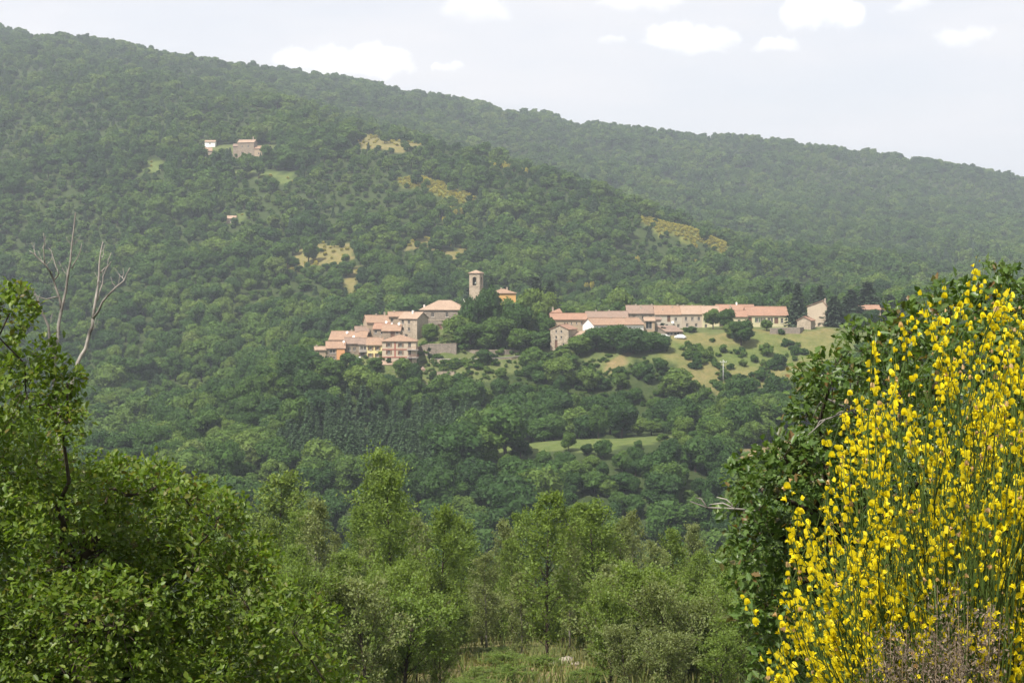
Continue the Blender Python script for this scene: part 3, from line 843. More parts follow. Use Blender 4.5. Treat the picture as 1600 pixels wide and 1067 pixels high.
def bell_tower():
    d, yaw = 652.0, -17.0
    s = d / F
    w2 = 2.1
    root = link('bell_tower', None, None, P(744, 515, d))
    root.rotation_euler = (0, 0, R_(yaw))
    tag(root, 'square stone bell tower with arched openings and a low tiled roof', 'tower')
    OCC.append((734, 754, 423, 470, d))
    Ht = (515 - 428.5) * s
    za, zb = Ht - 4.3, Ht - 1.0          # arch opening: sill and crown
    hw = .78
    mb = MB()

    def face(M4, open_):
        vs = []
        q = lambda x, z, y=0.0: tuple(M4 @ Vector((x, -w2 + y, z)))
        if not open_:
            mb.add([q(-w2, -6), q(w2, -6), q(w2, Ht), q(-w2, Ht)], [(0, 1, 2, 3)])
            return
        mb.add([q(-w2, -6), q(w2, -6), q(w2, za), q(-w2, za)], [(0, 1, 2, 3)])
        zs = zb - hw
        n = 10
        arc = [(-hw * math.cos(math.pi * k / n), zs + hw * math.sin(math.pi * k / n)) for k in range(n + 1)]
        mb.add([q(-w2, za), q(-hw, za), q(-hw, zs), q(-w2, zs)], [(0, 1, 2, 3)])
        mb.add([q(hw, za), q(w2, za), q(w2, zs), q(hw, zs)], [(0, 1, 2, 3)])
        for k in range(n):
            (x0, z0), (x1, z1) = arc[k], arc[k + 1]
            e0, e1 = -w2 + 2 * w2 * k / n, -w2 + 2 * w2 * (k + 1) / n
            mb.add([q(x0, z0), q(x1, z1), q(e1, Ht), q(e0, Ht)], [(0, 1, 2, 3)])
            mb.add([q(x0, z0), q(x1, z1), q(x1, z1, .55), q(x0, z0, .55)], [(0, 3, 2, 1)])
        mb.add([q(-w2, zs), q(-hw, zs), q(-w2, Ht)], [(0, 1, 2)])
        mb.add([q(hw, zs), q(w2, zs), q(w2, Ht)], [(0, 1, 2)])
        for (xa, sgn) in ((-hw, 1), (hw, -1)):
            mb.add([q(xa, za), q(xa, zs), q(xa, zs, .55), q(xa, za, .55)], [(0, 1, 2, 3)])
        mb.add([q(-hw, za), q(hw, za), q(hw, za, .55), q(-hw, za, .55)], [(0, 1, 2, 3)])

    for k in range(4):
        face(Matrix.Rotation(math.pi / 2 * k, 4, 'Z'), True)
    wl = mb.obj('wall', 'stone_pale', root)
    part_box(root, 'bell_floor', -w2 + .05, w2 - .05, -w2 + .05, w2 - .05, za - .4, za - .05, 'stone_grey')
    mb = MB()
    for (z0, z1, o) in ((Ht + .003, Ht + .28, .18), (za - .5, za - .25, .09)):
        for k in range(4):
            m4 = Matrix.Rotation(math.pi / 2 * k, 4, 'Z')
            b = MB()
            b.box(-w2 - o, w2 + o - .003, -w2 - o, -w2 - .003, z0, z1)
            mb.add([m4 @ Vector(p) for p in b.v], b.f)
    mb.obj('cornice', 'stone_pale', root)
    rb = MB()
    o = w2 + .38
    z0 = Ht + .29
    rb.add([(-o, -o, z0), (o, -o, z0), (o, o, z0), (-o, o, z0), (-o, -o, z0 + .2), (o, -o, z0 + .2), (o, o, z0 + .2), (-o, o, z0 + .2), (0, 0, z0 + 1.35)],
           [(3, 2, 1, 0), (0, 1, 5, 4), (1, 2, 6, 5), (2, 3, 7, 6), (3, 0, 4, 7), (4, 5, 8), (5, 6, 8), (6, 7, 8), (7, 4, 8)])
    rb.obj('roof', 'terra_pale', root)
    bb = MB()
    prof = [(.05, 1.0), (.22, .97), (.30, .8), (.34, .45), (.46, .15), (.55, 0)]
    n = 14
    vs = [(r_ * math.cos(2 * math.pi * k / n), r_ * math.sin(2 * math.pi * k / n), z) for (r_, z) in prof for k in range(n)]
    fs = [(j * n + k, (j + 1) * n + k, (j + 1) * n + (k + 1) % n, j * n + (k + 1) % n) for j in range(len(prof) - 1) for k in range(n)]
    bb.add(vs, fs)
    bb.tube([(-w2 + .5, 0, 1.15), (w2 - .5, 0, 1.15)], [.09, .09], 6)
    bo = bb.obj('bell', 'bronze', root, True)
    bo.location = (0, -.6, za + .75)


bell_tower()
B('ochre_house', 'ochre orange house half hidden by the big trees right of the bell tower', 765, 806, 508, 459, 452.5, 652, 9, 'hip', 'ochre', 'terra', [(775, 487, 'brown'), (783, 470), (797, 470)], chim=[(783, 451), (792, 450.5)])
# --- right of the trees
B('small_house', 'small red roofed house rising behind the long low roof right of the big trees', 862, 877, 500, 489, 483, 632, 6, 'hip', 'pinkish', 'terra_red', [], chim=[(864, 481.5)])
B('row_house', 'long house with five small windows under a red tiled roof behind the gabled house', 861, 917, 522, 499.5, 491, 626, 9, 'gx', 'tan', 'terra_red', [(882.5, 505, 'plain', .5, .8), (887, 505, 'plain', .5, .8), (893, 505, 'plain', .5, .8), (901, 505, 'plain', .5, .8), (909, 505, 'plain', .8, 1.3)], yaw=3)
B('row_house', 'house with a shaded eaves wall under a weathered brown roof above the white gable', 916, 952, 512, 496, 488, 634, 9, 'gx', 'stone_grey', 'terra_brown', [(925, 502), (940, 502)], chim=[(932, 486)])
B('gabled_house', 'pale stone house with its gable and six small windows towards the valley', 860, 888, 547, 515, 508.5, 607, 10, 'gy', 'stone_pale', 'terra_red', [(869, 518, 'plain', .6, .9), (877, 518, 'plain', .6, .9), (869, 527, 'plain', .7, 1.0), (877, 527, 'plain', .6, .9), (869, 538, 'door', 1.0, 3.0), (880, 538, 'plain', .6, .9)], yaw=-20)
B('annex', 'low grey annex with a pink tiled lean-to roof beside the pale gabled house', 889, 915, 545, 526, 519.5, 609, 7, 'shed', 'pinkish', 'terra_pale', [(893, 536, 'plain', 1.0, 1.6), (905, 534, 'plain', .7, .9)], yaw=-6, cat='house')
B('barn', 'long low barn with a red roof and a white gable end', 927, 1007, 524, 507.5, 498, 616, 9, 'gx', 'white', 'terra', [(941, 514, 'plain', 1.2, 1.6), (965, 514), (985, 514)], yaw=24, chim=[(963, 497), (984, 497)])
B('row_house', 'brown roofed house left of the long street row', 951, 981, 508, 496, 487.5, 646, 9, 'gx', 'stone_grey', 'terra_brown', [(965, 501)], chim=[(953, 486)])
B('street_house', 'first house of the street row with a broad brown roof', 980, 1024, 512, 490, 478.5, 650, 11, 'gx', 'stone_grey', 'terra_brown', [(990, 496), (1005, 496), (1017, 496)], chim=[(995, 477), (1002, 479, .3), (1020, 477)])
B('street_house', 'street row house with a pinkish roof and a white dish on its front', 1024, 1066, 520, 491.5, 479, 646, 11, 'gx', 'pale', 'terra', [(1030, 498), (1045, 498, 'door', 1.2, 2.4), (1056, 499), (1042, 509, 'plain', 1, 1.3), (1060, 509)], dish=[(1051, 503.5, -.5, .75)], chim=[(1036, 485, .25), (1052, 480, .4), (1061, 477.5)])
B('street_house', 'street row house with a brownish pink roof behind the cypress and shed', 1066, 1098, 518, 491, 479, 645, 11, 'gx', 'pinkish', 'terra_pale', [(1072, 498), (1082, 498), (1092, 498), (1074, 508), (1088, 508)], chim=[(1070, 478), (1084, 478)])
B('street_house', 'narrow yellow fronted street house beside the dark round tree', 1098, 1124, 517, 490, 479.5, 643, 11, 'gx', 'lemon', 'terra_pale', [(1101, 499), (1107, 499), (1118, 499), (1103, 509)], chim=[(1102, 478.5)])
B('street_house', 'street house with a tall pink roof and a big white chimney', 1122, 1180, 512, 488, 477.5, 650, 12, 'gx', 'pale', 'terra_red', [(1130, 494), (1145, 494)], chim=[(1133, 478), (1154, 474, .5, 1), (1143, 479, .3)])
B('outbuilding', 'small outbuilding with a dark open arch between barn and street row', 1007, 1023, 519, 501.5, 497, 622, 5, 'gx', 'tan', 'terra_pale', [(1014, 508, 'plain', 2.2, 2.6)], cat='shed', group=None)
B('outbuilding', 'pale narrow wall end beside the small dark cypress', 1023.5, 1033, 520, 500, 497, 624, 4, 'shed', 'pale', 'terra_brown', [], cat='shed', group=None)
B('shed', 'low open shed with a broad brown roof at the top of the meadow', 1040, 1067, 525, 518.5, 511, 616, 8, 'shed', 'stone_grey', 'terra_brown', [(1047, 521.5, 'plain', 2.2, 1.0), (1058, 521.5, 'plain', 2.2, 1.0)], yaw=16, cat='shed', group=None)
B('yellow_hall', 'long pale yellow single storey building with dark windows left of the tall fir', 1167, 1231, 512, 493, 480.5, 636, 11, 'gx', 'lemon', 'terra_red', [(1172, 501, 'door', 1.3, 2.6), (1183.5, 500, 'green', .8, 1.6), (1190, 500, 'plain', .9, 1.6), (1194.5, 500, 'plain', .9, 1.6), (1201.5, 500, 'plain', 1.0, 1.7), (1206, 500, 'plain', .9, 1.7), (1213, 501, 'door', 1.5, 2.2), (1222, 501, 'plain', 1.0, 1.8)], cat='building')
B('wing', 'lower red roofed wing on the left end of the pale yellow building', 1146, 1167, 513, 495, 486.5, 633, 8, 'gx', 'lemon', 'terra_red', [(1155, 502)], cat='building', group=None)
B('cream_house', 'tall cream house beside the conifers at the far right of the village', 1262, 1291, 512, 479, 470.5, 640, 8, 'gy', 'cream', 'terra', [], yaw=-14, xr=.55, chim=[(1288, 468, .3)])
B('garage', 'small stone garage with a red roof in front of the tall cream house', 1246, 1266, 514, 501, 495.5, 626, 7, 'gy', 'stone_pale', 'terra_red', [], yaw=-22, cat='garage', group=None)
B('small_house', 'red roofed house showing only its ridge between the dark conifers', 1345, 1376, 500, 484, 478, 652, 8, 'gx', 'cream', 'terra_red', [(1360, 490)])
# --- farm on the hill
FG = 'farm buildings on the wooded hill'
B('farmhouse', 'tall stone farmhouse on the wooded hill', 371, 397, 249, 223, 218.5, 1248, 9, 'gx', 'stone', 'terra_pale', [(378, 229, 'plain', 1.0, 1.4), (388, 229, 'plain', 1.0, 1.4), (378, 239, 'plain', 1.0, 1.4), (389, 240, 'plain', 1.0, 1.4)], yaw=-8, group=FG, chim=[(393, 214)])
B('farm_wing', 'lower stepped wing on the right side of the hill farmhouse', 397, 420, 249, 232.5, 228, 1246, 9, 'gx', 'tan', 'terra', [(404, 240), (413, 240)], yaw=-8, group=FG)
B('farm_wing', 'low wing with a broken roof on the left of the hill farmhouse', 364, 372, 246, 229, 225, 1250, 8, 'gx', 'stone', 'terra_brown', [], group=FG)
B('farm_shed', 'small pale stone shed left of the hill farmhouse', 315, 331, 246, 236, 231, 1246, 7, 'gx', 'stone_pale', 'terra', [(322, 241)], yaw=10, group=FG, cat='shed')
B('farm_shed', 'white walled shed behind the trees left of the hill farmhouse', 320, 336, 227, 222, 219.5, 1285, 6, 'gx', 'white', 'terra_pale', [(328, 224.5, 'plain', 1.0, 1.0)], group=FG, cat='shed')
B('farm_shed', 'small tan shed with an orange roof right of the hill farmhouse', 438, 451, 247, 240, 236.5, 1243, 6, 'gx', 'tan', 'terra', [(445, 243.5, 'plain', 1.2, 1.2)], group=FG, cat='shed')
B('hut', 'lone small hut with a pale roof among trees below the farm', 354, 368, 347, 341.5, 337.5, 1098, 6, 'gx', 'stone_pale', 'terra_pale', [(360, 344.5, 'plain', 1.0, 1.3)], group=None, cat='hut')


# ------------------------------------------------------------------ garden and retaining walls
def garden_wall(name, label, pts, top, th=.6, mat='stone_grey', cap='stone_pale', down=7):
    """pts: photo column, row of the wall's top edge, distance"""
    q = [Vector(P(*p)) for p in pts]
    root_loc = Vector((q[0].x, q[0].y, q[0].z))
    mb, cb = MB(), MB()
    for i in range(len(q) - 1):
        a, b = q[i] - root_loc, q[i + 1] - root_loc
        n = Vector((-(b - a).y, (b - a).x, 0)).normalized() * th
        for (bb, z0, z1, o) in ((mb, -down, -.003, 0.0), (cb, 0.0, .16, .07)):
            ext = (b - a).normalized() * (.0 if bb is mb else .002)
            v = [a - n * o / th, b - n * o / th, b + n * (1 + o / th), a + n * (1 + o / th)]
            bb.add([(p.x, p.y, p.z + z0) for p in v] + [(p.x, p.y, p.z + z1) for p in v],
                   [(0, 3, 2, 1), (4, 5, 6, 7), (0, 1, 5, 4), (1, 2, 6, 5), (2, 3, 7, 6), (3, 0, 4, 7)])
    root = link(name, None, None, root_loc)
    tag(root, label, 'wall')
    mb.obj('wall', mat, root)
    cb.obj('coping', cap, root)
    OCC.append((min(p[0] for p in pts), max(p[0] for p in pts), min(p[1] for p in pts), max(p[1] for p in pts) + 12, pts[0][2]))
    return root


garden_wall('retaining_wall', 'high stone retaining wall of the terrace below the church', [(651, 543, 610), (668, 538, 606), (713, 537, 606), (714.5, 538, 612)], 0)
garden_wall('retaining_wall', 'long stone retaining wall below the big trees', [(714, 548, 611), (750, 548, 609), (790, 547, 609), (824, 549, 612)], 0)
garden_wall('road_parapet', 'pale low parapet of the road curving below the long retaining wall', [(672, 561, 602), (700, 561, 601), (740, 561, 600), (770, 560, 600), (800, 558, 603), (826, 554.5, 608)], 0, .4, 'stone_pale', 'slab', 3)
garden_wall('terrace_wall', 'low terrace wall beside the stone shrine below the road', [(680, 581, 594), (710, 581, 594)], 0, .5, 'stone_pale')
garden_wall('terrace_wall', 'short terrace wall below the road, right of the bushes', [(744, 582, 595), (768, 580, 597)], 0, .5, 'stone_grey')
garden_wall('terrace_wall', 'stone terrace wall under the villa', [(600, 581, 592), (640, 580, 592)], 0, .5, 'stone')
garden_wall('terrace_wall', 'lowest terrace wall beneath the stone shrine', [(632, 601, 588), (668, 600, 588)], 0, .5, 'stone_grey')
garden_wall('garden_wall', 'long garden wall along the top of the meadow before the yellow building', [(1203, 513.5, 618), (1250, 512, 618), (1256, 511.5, 624)], 0, .4, 'stone_grey', 'pale', 4)
# wayside shrine
s_ = 596 / F
r = link('shrine', None, None, P(660.5, 596, 596))
tag(r, 'small stone shrine pillar with a pointed top below the villa', 'shrine')
mb = MB()
mb.box(-.75, .75, 0, 1.4, -3, 3.9)
mb.box(-.9, .9, -.12, 1.52, 3.903, 4.15)
mb.obj('pillar', 'tan', r)
mb = MB()
mb.add([(-.95, -.2, 4.153), (.95, -.2, 4.153), (.95, 1.6, 4.153), (-.95, 1.6, 4.153), (0, .7, 5.3)], [(3, 2, 1, 0), (0, 1, 4), (1, 2, 4), (2, 3, 4), (3, 0, 4)])
mb.obj('roof', 'terra_brown', r)
mb = MB()
mb.box(-.35, .35, -.03, -.003, 1.9, 3.2)
mb.obj('niche', 'glass', r)


def utility_pole(px, ytop, ybase, d, label):
    x, y, z = P(px, ybase, d)
    z = ground(x, y) - .3
    top = P(px, ytop, d)[2]
    r = link('utility_pole', None, None, (x, y, z))
    tag(r, label, 'pole')
    mb = MB()
    mb.tube([(0, 0, 0), (0, 0, (top - z) * .5), (0, 0, top - z)], [.17, .15, .11], 10)
    mb.obj('post', 'pole', r, True)
    h = top - z
    mb = MB()
    mb.box(-1.1, 1.1, -.32, -.2, h - .9, h - .72)
    cr = mb.obj('crossarm', 'pole', r)
    for xx in (-1.0, 0.45, 1.0):
        mb = MB()
        mb.tube([(xx, -.26, h - .717), (xx, -.26, h - .6), (xx, -.26, h - .45)], [.05, .1, .06], 8)
        mb.obj('insulator', 'metal_white', cr)


utility_pole(1130, 562, 603, 582, 'pale concrete utility pole standing in the meadow below the village')


def tiny_car(px, py, d, label, yaw):
    x, y, z = P(px, py, d)
    z = ground(x, y)
    r = link('parked_car', None, None, (x, y, z + .02))
    r.rotation_euler = (0, 0, R_(yaw))
    tag(r, label, 'car')
    L, Wd = 2.0, .82
    prof = [(-L, .3), (-L, .75), (-1.75, .92), (-1.2, 1.0), (-.75, 1.42), (.75, 1.45), (1.45, 1.0), (1.95, .9), (L, .6), (L, .3)]
    mb = MB()
    n = len(prof)
    vs = [(x_, -Wd + (.12 if z_ > 1.1 else 0), z_) for x_, z_ in prof] + [(x_, Wd - (.12 if z_ > 1.1 else 0), z_) for x_, z_ in prof]
    mb.add(vs, [tuple(range(n)), tuple(range(2 * n - 1, n - 1, -1))] + [(i, i + n, (i + 1) % n + n, (i + 1) % n) for i in range(n)])
    mb.obj('body', 'car', r)
    for s__ in (-1, 1):
        mb = MB()
        mb.add([(-.98, s__ * (Wd - .03), 1.05), (1.2, s__ * (Wd - .03), 1.05), (.72, s__ * (Wd - .10), 1.36), (-.7, s__ * (Wd - .10), 1.36)], [(0, 1, 2, 3)])
        mb.obj('side_window', 'glass', r)
        for xx in (-1.25, 1.25):
            mb = MB()
            mb.tube([(xx, s__ * (Wd - .18), .3), (xx, s__ * (Wd + .02), .3)], [.31, .31], 14)
            wh = mb.obj('wheel', 'tyre', r)
            mb = MB()
            mb.tube([(xx, s__ * (Wd + .022), .3), (xx, s__ * (Wd + .035), .3)], [.18, .18], 10)
            mb.obj('rim', 'metal_white', wh)


tiny_car(1037, 526, 612, 'white car parked at the left top corner of the meadow', 15)
tiny_car(1063, 523, 612, 'white car parked in front of the low open shed', -20)
tiny_car(356, 230, 1262, 'white car parked left of the hill farmhouse', 10)
tiny_car(341, 249, 1240, 'white car below the small pale shed of the hill farm', -15)


# ------------------------------------------------------------------ tree kinds seen from afar
def sphere_pts(n, r=rng):
    return unit(r.normal(size=(n, 3)))


ICO_V = None


def ico():
    global ICO_V, ICO_F
    if ICO_V is None:
        import bmesh
        bm = bmesh.new()
        bmesh.ops.create_icosphere(bm, subdivisions=2, radius=1)
        ICO_V = np.array([v.co[:] for v in bm.verts])
        ICO_F = np.array([[v.index for v in f.verts] for f in bm.faces])
        bm.free()
    return ICO_V, ICO_F


def blob_crown(seed, rx, rz, zc, nb, nl, leaf, flat=0.0, core=True):
    """crown of unit-ish size made of leaf sprays on many overlapping bosses; arrays of verts, quads"""
    r = np.random.default_rng(seed)
    d = unit(r.normal(size=(nb, 3)) + np.array([0, 0, 0.25]))
    rad = r.uniform(0.30, 0.46, nb) * rx
    c = d * np.array([rx, rx, rz]) * r.uniform(0.45, 0.80, nb)[:, None]
    c[:, 2] += zc
    Os, Ns = [], []
    for i in range(nb):
        k = int(nl * (rad[i] / (0.38 * rx)) ** 2 / nb)
        n = sphere_pts(k, r)
        p = c[i] + n * rad[i] * r.uniform(0.78, 1.12, k)[:, None]
        dist = np.linalg.norm(p[:, None] - c[None], axis=2) / rad[None]
        dist[:, i] = 9
        keep = dist.min(1) > 0.80
        Os.append(p[keep])
        Ns.append(n[keep])
    O, N = np.concatenate(Os), np.concatenate(Ns)
    nrm = unit(N + 0.55 * r.normal(size=N.shape) + np.array([0, 0, 0.35]))
    X, Y, Z = frames(r.normal(size=N.shape), nrm)
    V, Fc = stamp([(-.5, 0, 0), (0, -.45, .05), (.5, 0, 0), (0.05, .45, .06)], RHOMB_F, O, X, Y, Z, leaf * r.uniform(0.6, 1.35, len(O)))
    if core:
        iv, jf = ico()
        q = []
        f4 = []
        base = len(V)
        for i in range(nb):
            vv = c[i] + iv * rad[i] * 0.80 * (1 + 0.22 * r.normal(size=(len(iv), 1)).clip(-1, 1))
            q.append(vv)
        V = np.concatenate([V] + q)
        Fi = np.concatenate([jf + base + i * len(iv) for i in range(nb)])
        return V, Fc, Fi
    return V, Fc, np.zeros((0, 3), int)


def mesh_qt(name, V, Q, T, mats, extra=None):
    faces = Q.tolist() + T.tolist()
    verts = V.tolist()
    mi = [0] * len(faces)
    if extra is not None:
        o = len(verts)
        verts += [tuple(p) for p in extra.v]
        faces += [tuple(i + o for i in f) for f in extra.f]
        mi += [1] * len(extra.f)
    me = bpy.data.meshes.new(name)
    me.from_pydata(verts, [], faces)
    for m in mats:
        me.materials.append(M[m])
    me.polygons.foreach_set('material_index', mi)
    me.update()
    return me


def trunk_mb(h, r0, lean=0.0, seed=0, limbs=4, spread=.5):
    r = random.Random(seed)
    mb = MB()
    pts = [(0, 0, -.12)] + [(lean * t + r.uniform(-.012, .012), r.uniform(-.012, .012), h * t) for t in (.25, .5, .75, 1)]
    mb.tube(pts, [r0 * 1.35, r0, r0 * .85, r0 * .65, r0 * .35], 7)
    for i in range(limbs):
        a = 2 * math.pi * (i + r.random() * .6) / limbs
        z0 = h * r.uniform(.5, .9)
        ln = spread * r.uniform(.6, 1)
        mb.tube([(lean * .6, 0, z0), (math.cos(a) * ln * .5, math.sin(a) * ln * .5, z0 + ln * .45), (math.cos(a) * ln, math.sin(a) * ln, z0 + ln * .75)], [r0 * .5, r0 * .35, r0 * .12], 5)
    return mb


def conifer_arrays(seed, nl, leaf, rbase=.26, tiers=16, droop=.25, power=.9):
    """unit-height conifer: whorls of drooping sprays"""
    r = np.random.default_rng(seed)
    O, X, N = [], [], []
    for i in range(tiers):
        t = (i + .5) / tiers
        z = .06 + .94 * t
        rad = rbase * (1 - t) ** power * r.uniform(.82, 1.12) + .012
        nbr = max(5, int(13 * (1 - t) + 4))
        for k in range(nbr):
            a = 2 * math.pi * (k + r.random()) / nbr
            ln = rad * r.uniform(.75, 1.15)
            m = max(2, int(nl / tiers / nbr))
            u = np.sqrt(r.random(m))
            p = np.stack([np.cos(a) * ln * u, np.sin(a) * ln * u, z - droop * ln * u + r.normal(size=m) * .008], 1)
            p[:, :2] += r.normal(size=(m, 2)) * .012
            O.append(p)
            X.append(np.tile([np.cos(a), np.sin(a), -droop], (m, 1)) + .45 * r.normal(size=(m, 3)))
            N.append(np.tile([np.cos(a) * .5, np.sin(a) * .5, .8], (m, 1)) + .35 * r.normal(size=(m, 3)))
    O, X, N = map(np.concatenate, (O, X, N))
    x, y, z = frames(X, N)
    return stamp([(-.5, 0, 0), (0, -.3, .03), (.5, 0, -.06), (0.05, .3, .03)], RHOMB_F, O, x, y, z, leaf * r.uniform(.7, 1.3, len(O)))


# unit trees: height 1, standing on the origin
KIND = {}


def reg(kind, crown, trunk):
    KIND.setdefault(kind, []).append((crown, trunk))


for i in range(6):
    fl = [1.0, .9, 1.1, .85, 1.15, 1.0][i]
    V, Q, T = blob_crown(100 + i, .42 * fl, .42, .56, 24 + i, 4600, .052)
    reg('broadleaf', mesh_qt('crown', V, Q, T, ['forest']), trunk_mb(.6, .028, .02, i, 4, .25).mesh('trunk', 'bark'))
for i in range(4):
    V, Q, T = blob_crown(140 + i, .50, .40, .46, 13, 1300, .095)
    reg('shrub', mesh_qt('crown', V, Q, T, ['forest']), trunk_mb(.4, .03, .02, i, 4, .25).mesh('trunk', 'bark'))
for i in range(3):
    V, Q = conifer_arrays(160 + i, 5200, .055, [.25, .29, .22][i], 17, .3)
    reg('fir', mesh_qt('crown', V, Q, np.zeros((0, 3), int), ['conifer']), trunk_mb(.93, .018, 0, i, 0).mesh('trunk', 'bark'))
for i in range(2):
    V, Q = conifer_arrays(170 + i, 4200, .07, .30, 15, .2, .85)
    reg('dark_fir', mesh_qt('crown', V, Q, np.zeros((0, 3), int), ['cedar']), trunk_mb(.93, .02, 0, i, 0).mesh('trunk', 'bark'))
V, Q, T = blob_crown(180, .10, .47, .52, 16, 900, .06)
reg('cypress', mesh_qt('crown', V, Q, T, ['cedar']), trunk_mb(.4, .02, 0, 3, 0).mesh('trunk', 'bark'))


def plant(kind, name, label, cat, x, y, h, w=1.0, group=None, var=None, z=None, rot=None):
    """one tree or bush as a thing with trunk and crown; w widens it against its height"""
    cr, tr = KIND[kind][(random.randrange(len(KIND[kind])) if var is None else var) % len(KIND[kind])]
    if z is None:
        z = ground(x, y) - .05
    o = link(name, None, None, (x, y, z))
    o.rotation_euler = (0, 0, random.uniform(0, 6.28) if rot is None else rot)
    o.scale = (h * w, h * w, h)
    tag(o, label, cat, group)
    link('trunk', tr, o)
    link('crown', cr, o)
    px, s = CX + x / y * F, F / y
    wd = {'broadleaf': .44, 'shrub': .5, 'fir': .18, 'dark_fir': .22, 'cypress': .11}.get(kind, .3) * h * w * s
    OCC.append((px - wd, px + wd, HY - (z + h) / y * F, HY - (z + .15 * h) / y * F, y))
    return o


def at_px(kind, name, label, cat, px, ytop, ybase, d, wpx=None, **kw):
    x, y, zb = P(px, ybase, d)
    z = min(ground(x, y), zb + 2.0)
    zt = P(px, ytop, d)[2]
    h = max(zt - z, 1.0)
    nat = {'broadleaf': .86, 'shrub': 1.0, 'fir': .38, 'dark_fir': .46, 'cypress': .22}[kind]
    w = 1.0 if wpx is None else (wpx * d / F) / (nat * h)
    return plant(kind, name, label, cat, x, y, h, w, z=z - .05, **kw)


# --- trees one can point at in and about the village
T_ = 'broadleaf_tree'
for (px, yt, ybs, d, wp, lab) in [
    (716, 492, 548, 618, 42, 'big tree right against the roof end of the long church building'),
    (748, 459, 548, 630, 44, 'big leafy tree directly in front of the bell tower'),
    (735, 508, 552, 613, 48, 'lower rounded tree above the corner of the high retaining wall'),
    (766, 452, 548, 634, 34, 'slim leafy tree between bell tower and ochre house'),
    (777, 500, 553, 614, 54, 'broad dark tree above the middle of the long retaining wall'),
    (806, 474, 552, 622, 52, 'big tree in front of the ochre house'),
    (832, 451, 552, 630, 54, 'tallest broadleaf tree right of the ochre house'),
    (815, 515, 555, 611, 50, 'rounded tree hanging over the right part of the long retaining wall'),
    (850, 488, 556, 624, 36, 'leafy tree next to the pale gabled house'),
    (734, 468, 548, 634, 30, 'slim tree at the left foot of the bell tower'),
    (1362, 485, 520, 634, 34, 'leafy tree under the ridge-only red roof'),
    (1335, 492, 520, 630, 30, 'low tree before the dark firs right of the cream house'),
    (793, 470, 548, 640, 34, 'tree covering the middle of the ochre house front'),
    (848, 458, 550, 640, 44, 'tall tree between the ochre house and the dark firs'),
    (842, 520, 560, 610, 44, 'dense low tree at the right end of the long retaining wall'),
    (700, 522, 552, 614, 34, 'bushy tree on the terrace in front of the church end'),
    (760, 525, 553, 612, 40, 'bushy low tree over the left part of the long retaining wall'),
    (673, 508, 530, 616, 26, 'small round tree before the front wall of the church building'),
    (757, 548, 577, 597, 25, 'round bushy tree below the road parapet'),
    (834, 545, 596, 596, 36, 'dark tree below the end of the road parapet'),
    (852, 552, 588, 600, 34, 'tree below the pale gabled house'),
    (905, 527, 560, 602, 38, 'tree in front of the low grey annex'),
    (932, 515, 560, 604, 50, 'tree hiding the foot of the white barn gable'),
    (960, 509, 562, 602, 56, 'large tree in front of the middle of the red roofed barn'),
    (990, 516, 564, 598, 52, 'dark round tree above the bare earth patch'),
    (1018, 519, 564, 599, 50, 'dark round tree at the left edge of the meadow'),
    (884, 546, 580, 596, 36, 'pale green tree left of the bare earth patch'),
    (1114, 484, 515, 628, 26, 'dark rounded tree in front of the narrow yellow street house'),
    (1137, 485, 516, 626, 26, 'fresh green tree left of the pale yellow building'),
    (1158, 503, 542, 608, 36, 'greyish tree standing at the top of the meadow'),
    (1146, 505, 530, 614, 24, 'small tree by the wood pile at the top of the meadow'),
    (1198, 500, 516, 622, 16, 'small tree in front of the windows of the pale yellow building'),
    (470, 540, 625, 580, 70, 'large tree left of the tan house at the village tip'),
    (505, 562, 625, 578, 60, 'rounded tree right below the tan house at the village tip'),
    (548, 552, 605, 588, 46, 'tree in front of the brown roofed stone house'),
    (560, 575, 625, 580, 50, 'broad tree below the balcony house'),
    (588, 560, 590, 592, 26, 'small tree at the foot of the yellow house'),
    (630, 562, 588, 590, 28, 'small tree at the foot of the cream villa'),
    (648, 570, 600, 588, 22, 'bushy tree between cream villa and stone shrine'),
    (600, 585, 632, 578, 50, 'tree below the terrace wall under the villa'),
]:
    at_px('broadleaf', T_, lab, 'tree', px, yt - 2, ybs, d, wp * 1.15, group='trees in and about the village')
for (px, yt, ybs, d, wp, lab) in [
    (677, 577, 600, 592, 16, 'dark bush beside the stone shrine'),
    (711, 557, 576, 598, 22, 'bush under the road parapet below the church'),
    (731, 559, 577, 598, 18, 'bush left of the round bushy tree below the road'),
    (1078, 508, 519, 622, 24, 'clipped hedge bush right of the low open shed'),
    (1198, 533, 556, 602, 22, 'round bush on the upper meadow below the garden wall'),
    (1130, 536, 556, 602, 16, 'bush above the utility pole'),
    (1105, 543, 566, 596, 24, 'dark bush left of the utility pole'),
    (1140, 566, 580, 592, 14, 'small bush right beside the utility pole'),
    (1218, 550, 580, 594, 26, 'grey green bush on the dry lower meadow'),
    (1180, 552, 568, 597, 14, 'little bush in the middle of the meadow'),
    (1160, 560, 574, 594, 14, 'little bush right of the utility pole'),
    (1190, 575, 600, 584, 26, 'grey bush on the dry slope below the meadow'),
    (1085, 562, 590, 588, 26, 'bush at the lower left meadow edge'),
    (1222, 512, 524, 617, 12, 'small bush at the left end of the garden wall'),
    (1250, 580, 610, 580, 30, 'bush at the lower right meadow edge'),
    (1120, 590, 615, 580, 22, 'bush below the utility pole'),
    (1165, 590, 612, 580, 22, 'bush low on the dry slope right of the pole'),
    (1240, 540, 560, 602, 14, 'small bush on the right part of the meadow'),
    (1060, 575, 600, 586, 24, 'low bush under the dark round trees by the meadow'),
]:
    at_px('shrub', 'bush', lab, 'bush', px, yt, ybs, d, wp, group='bushes about the village and meadow')
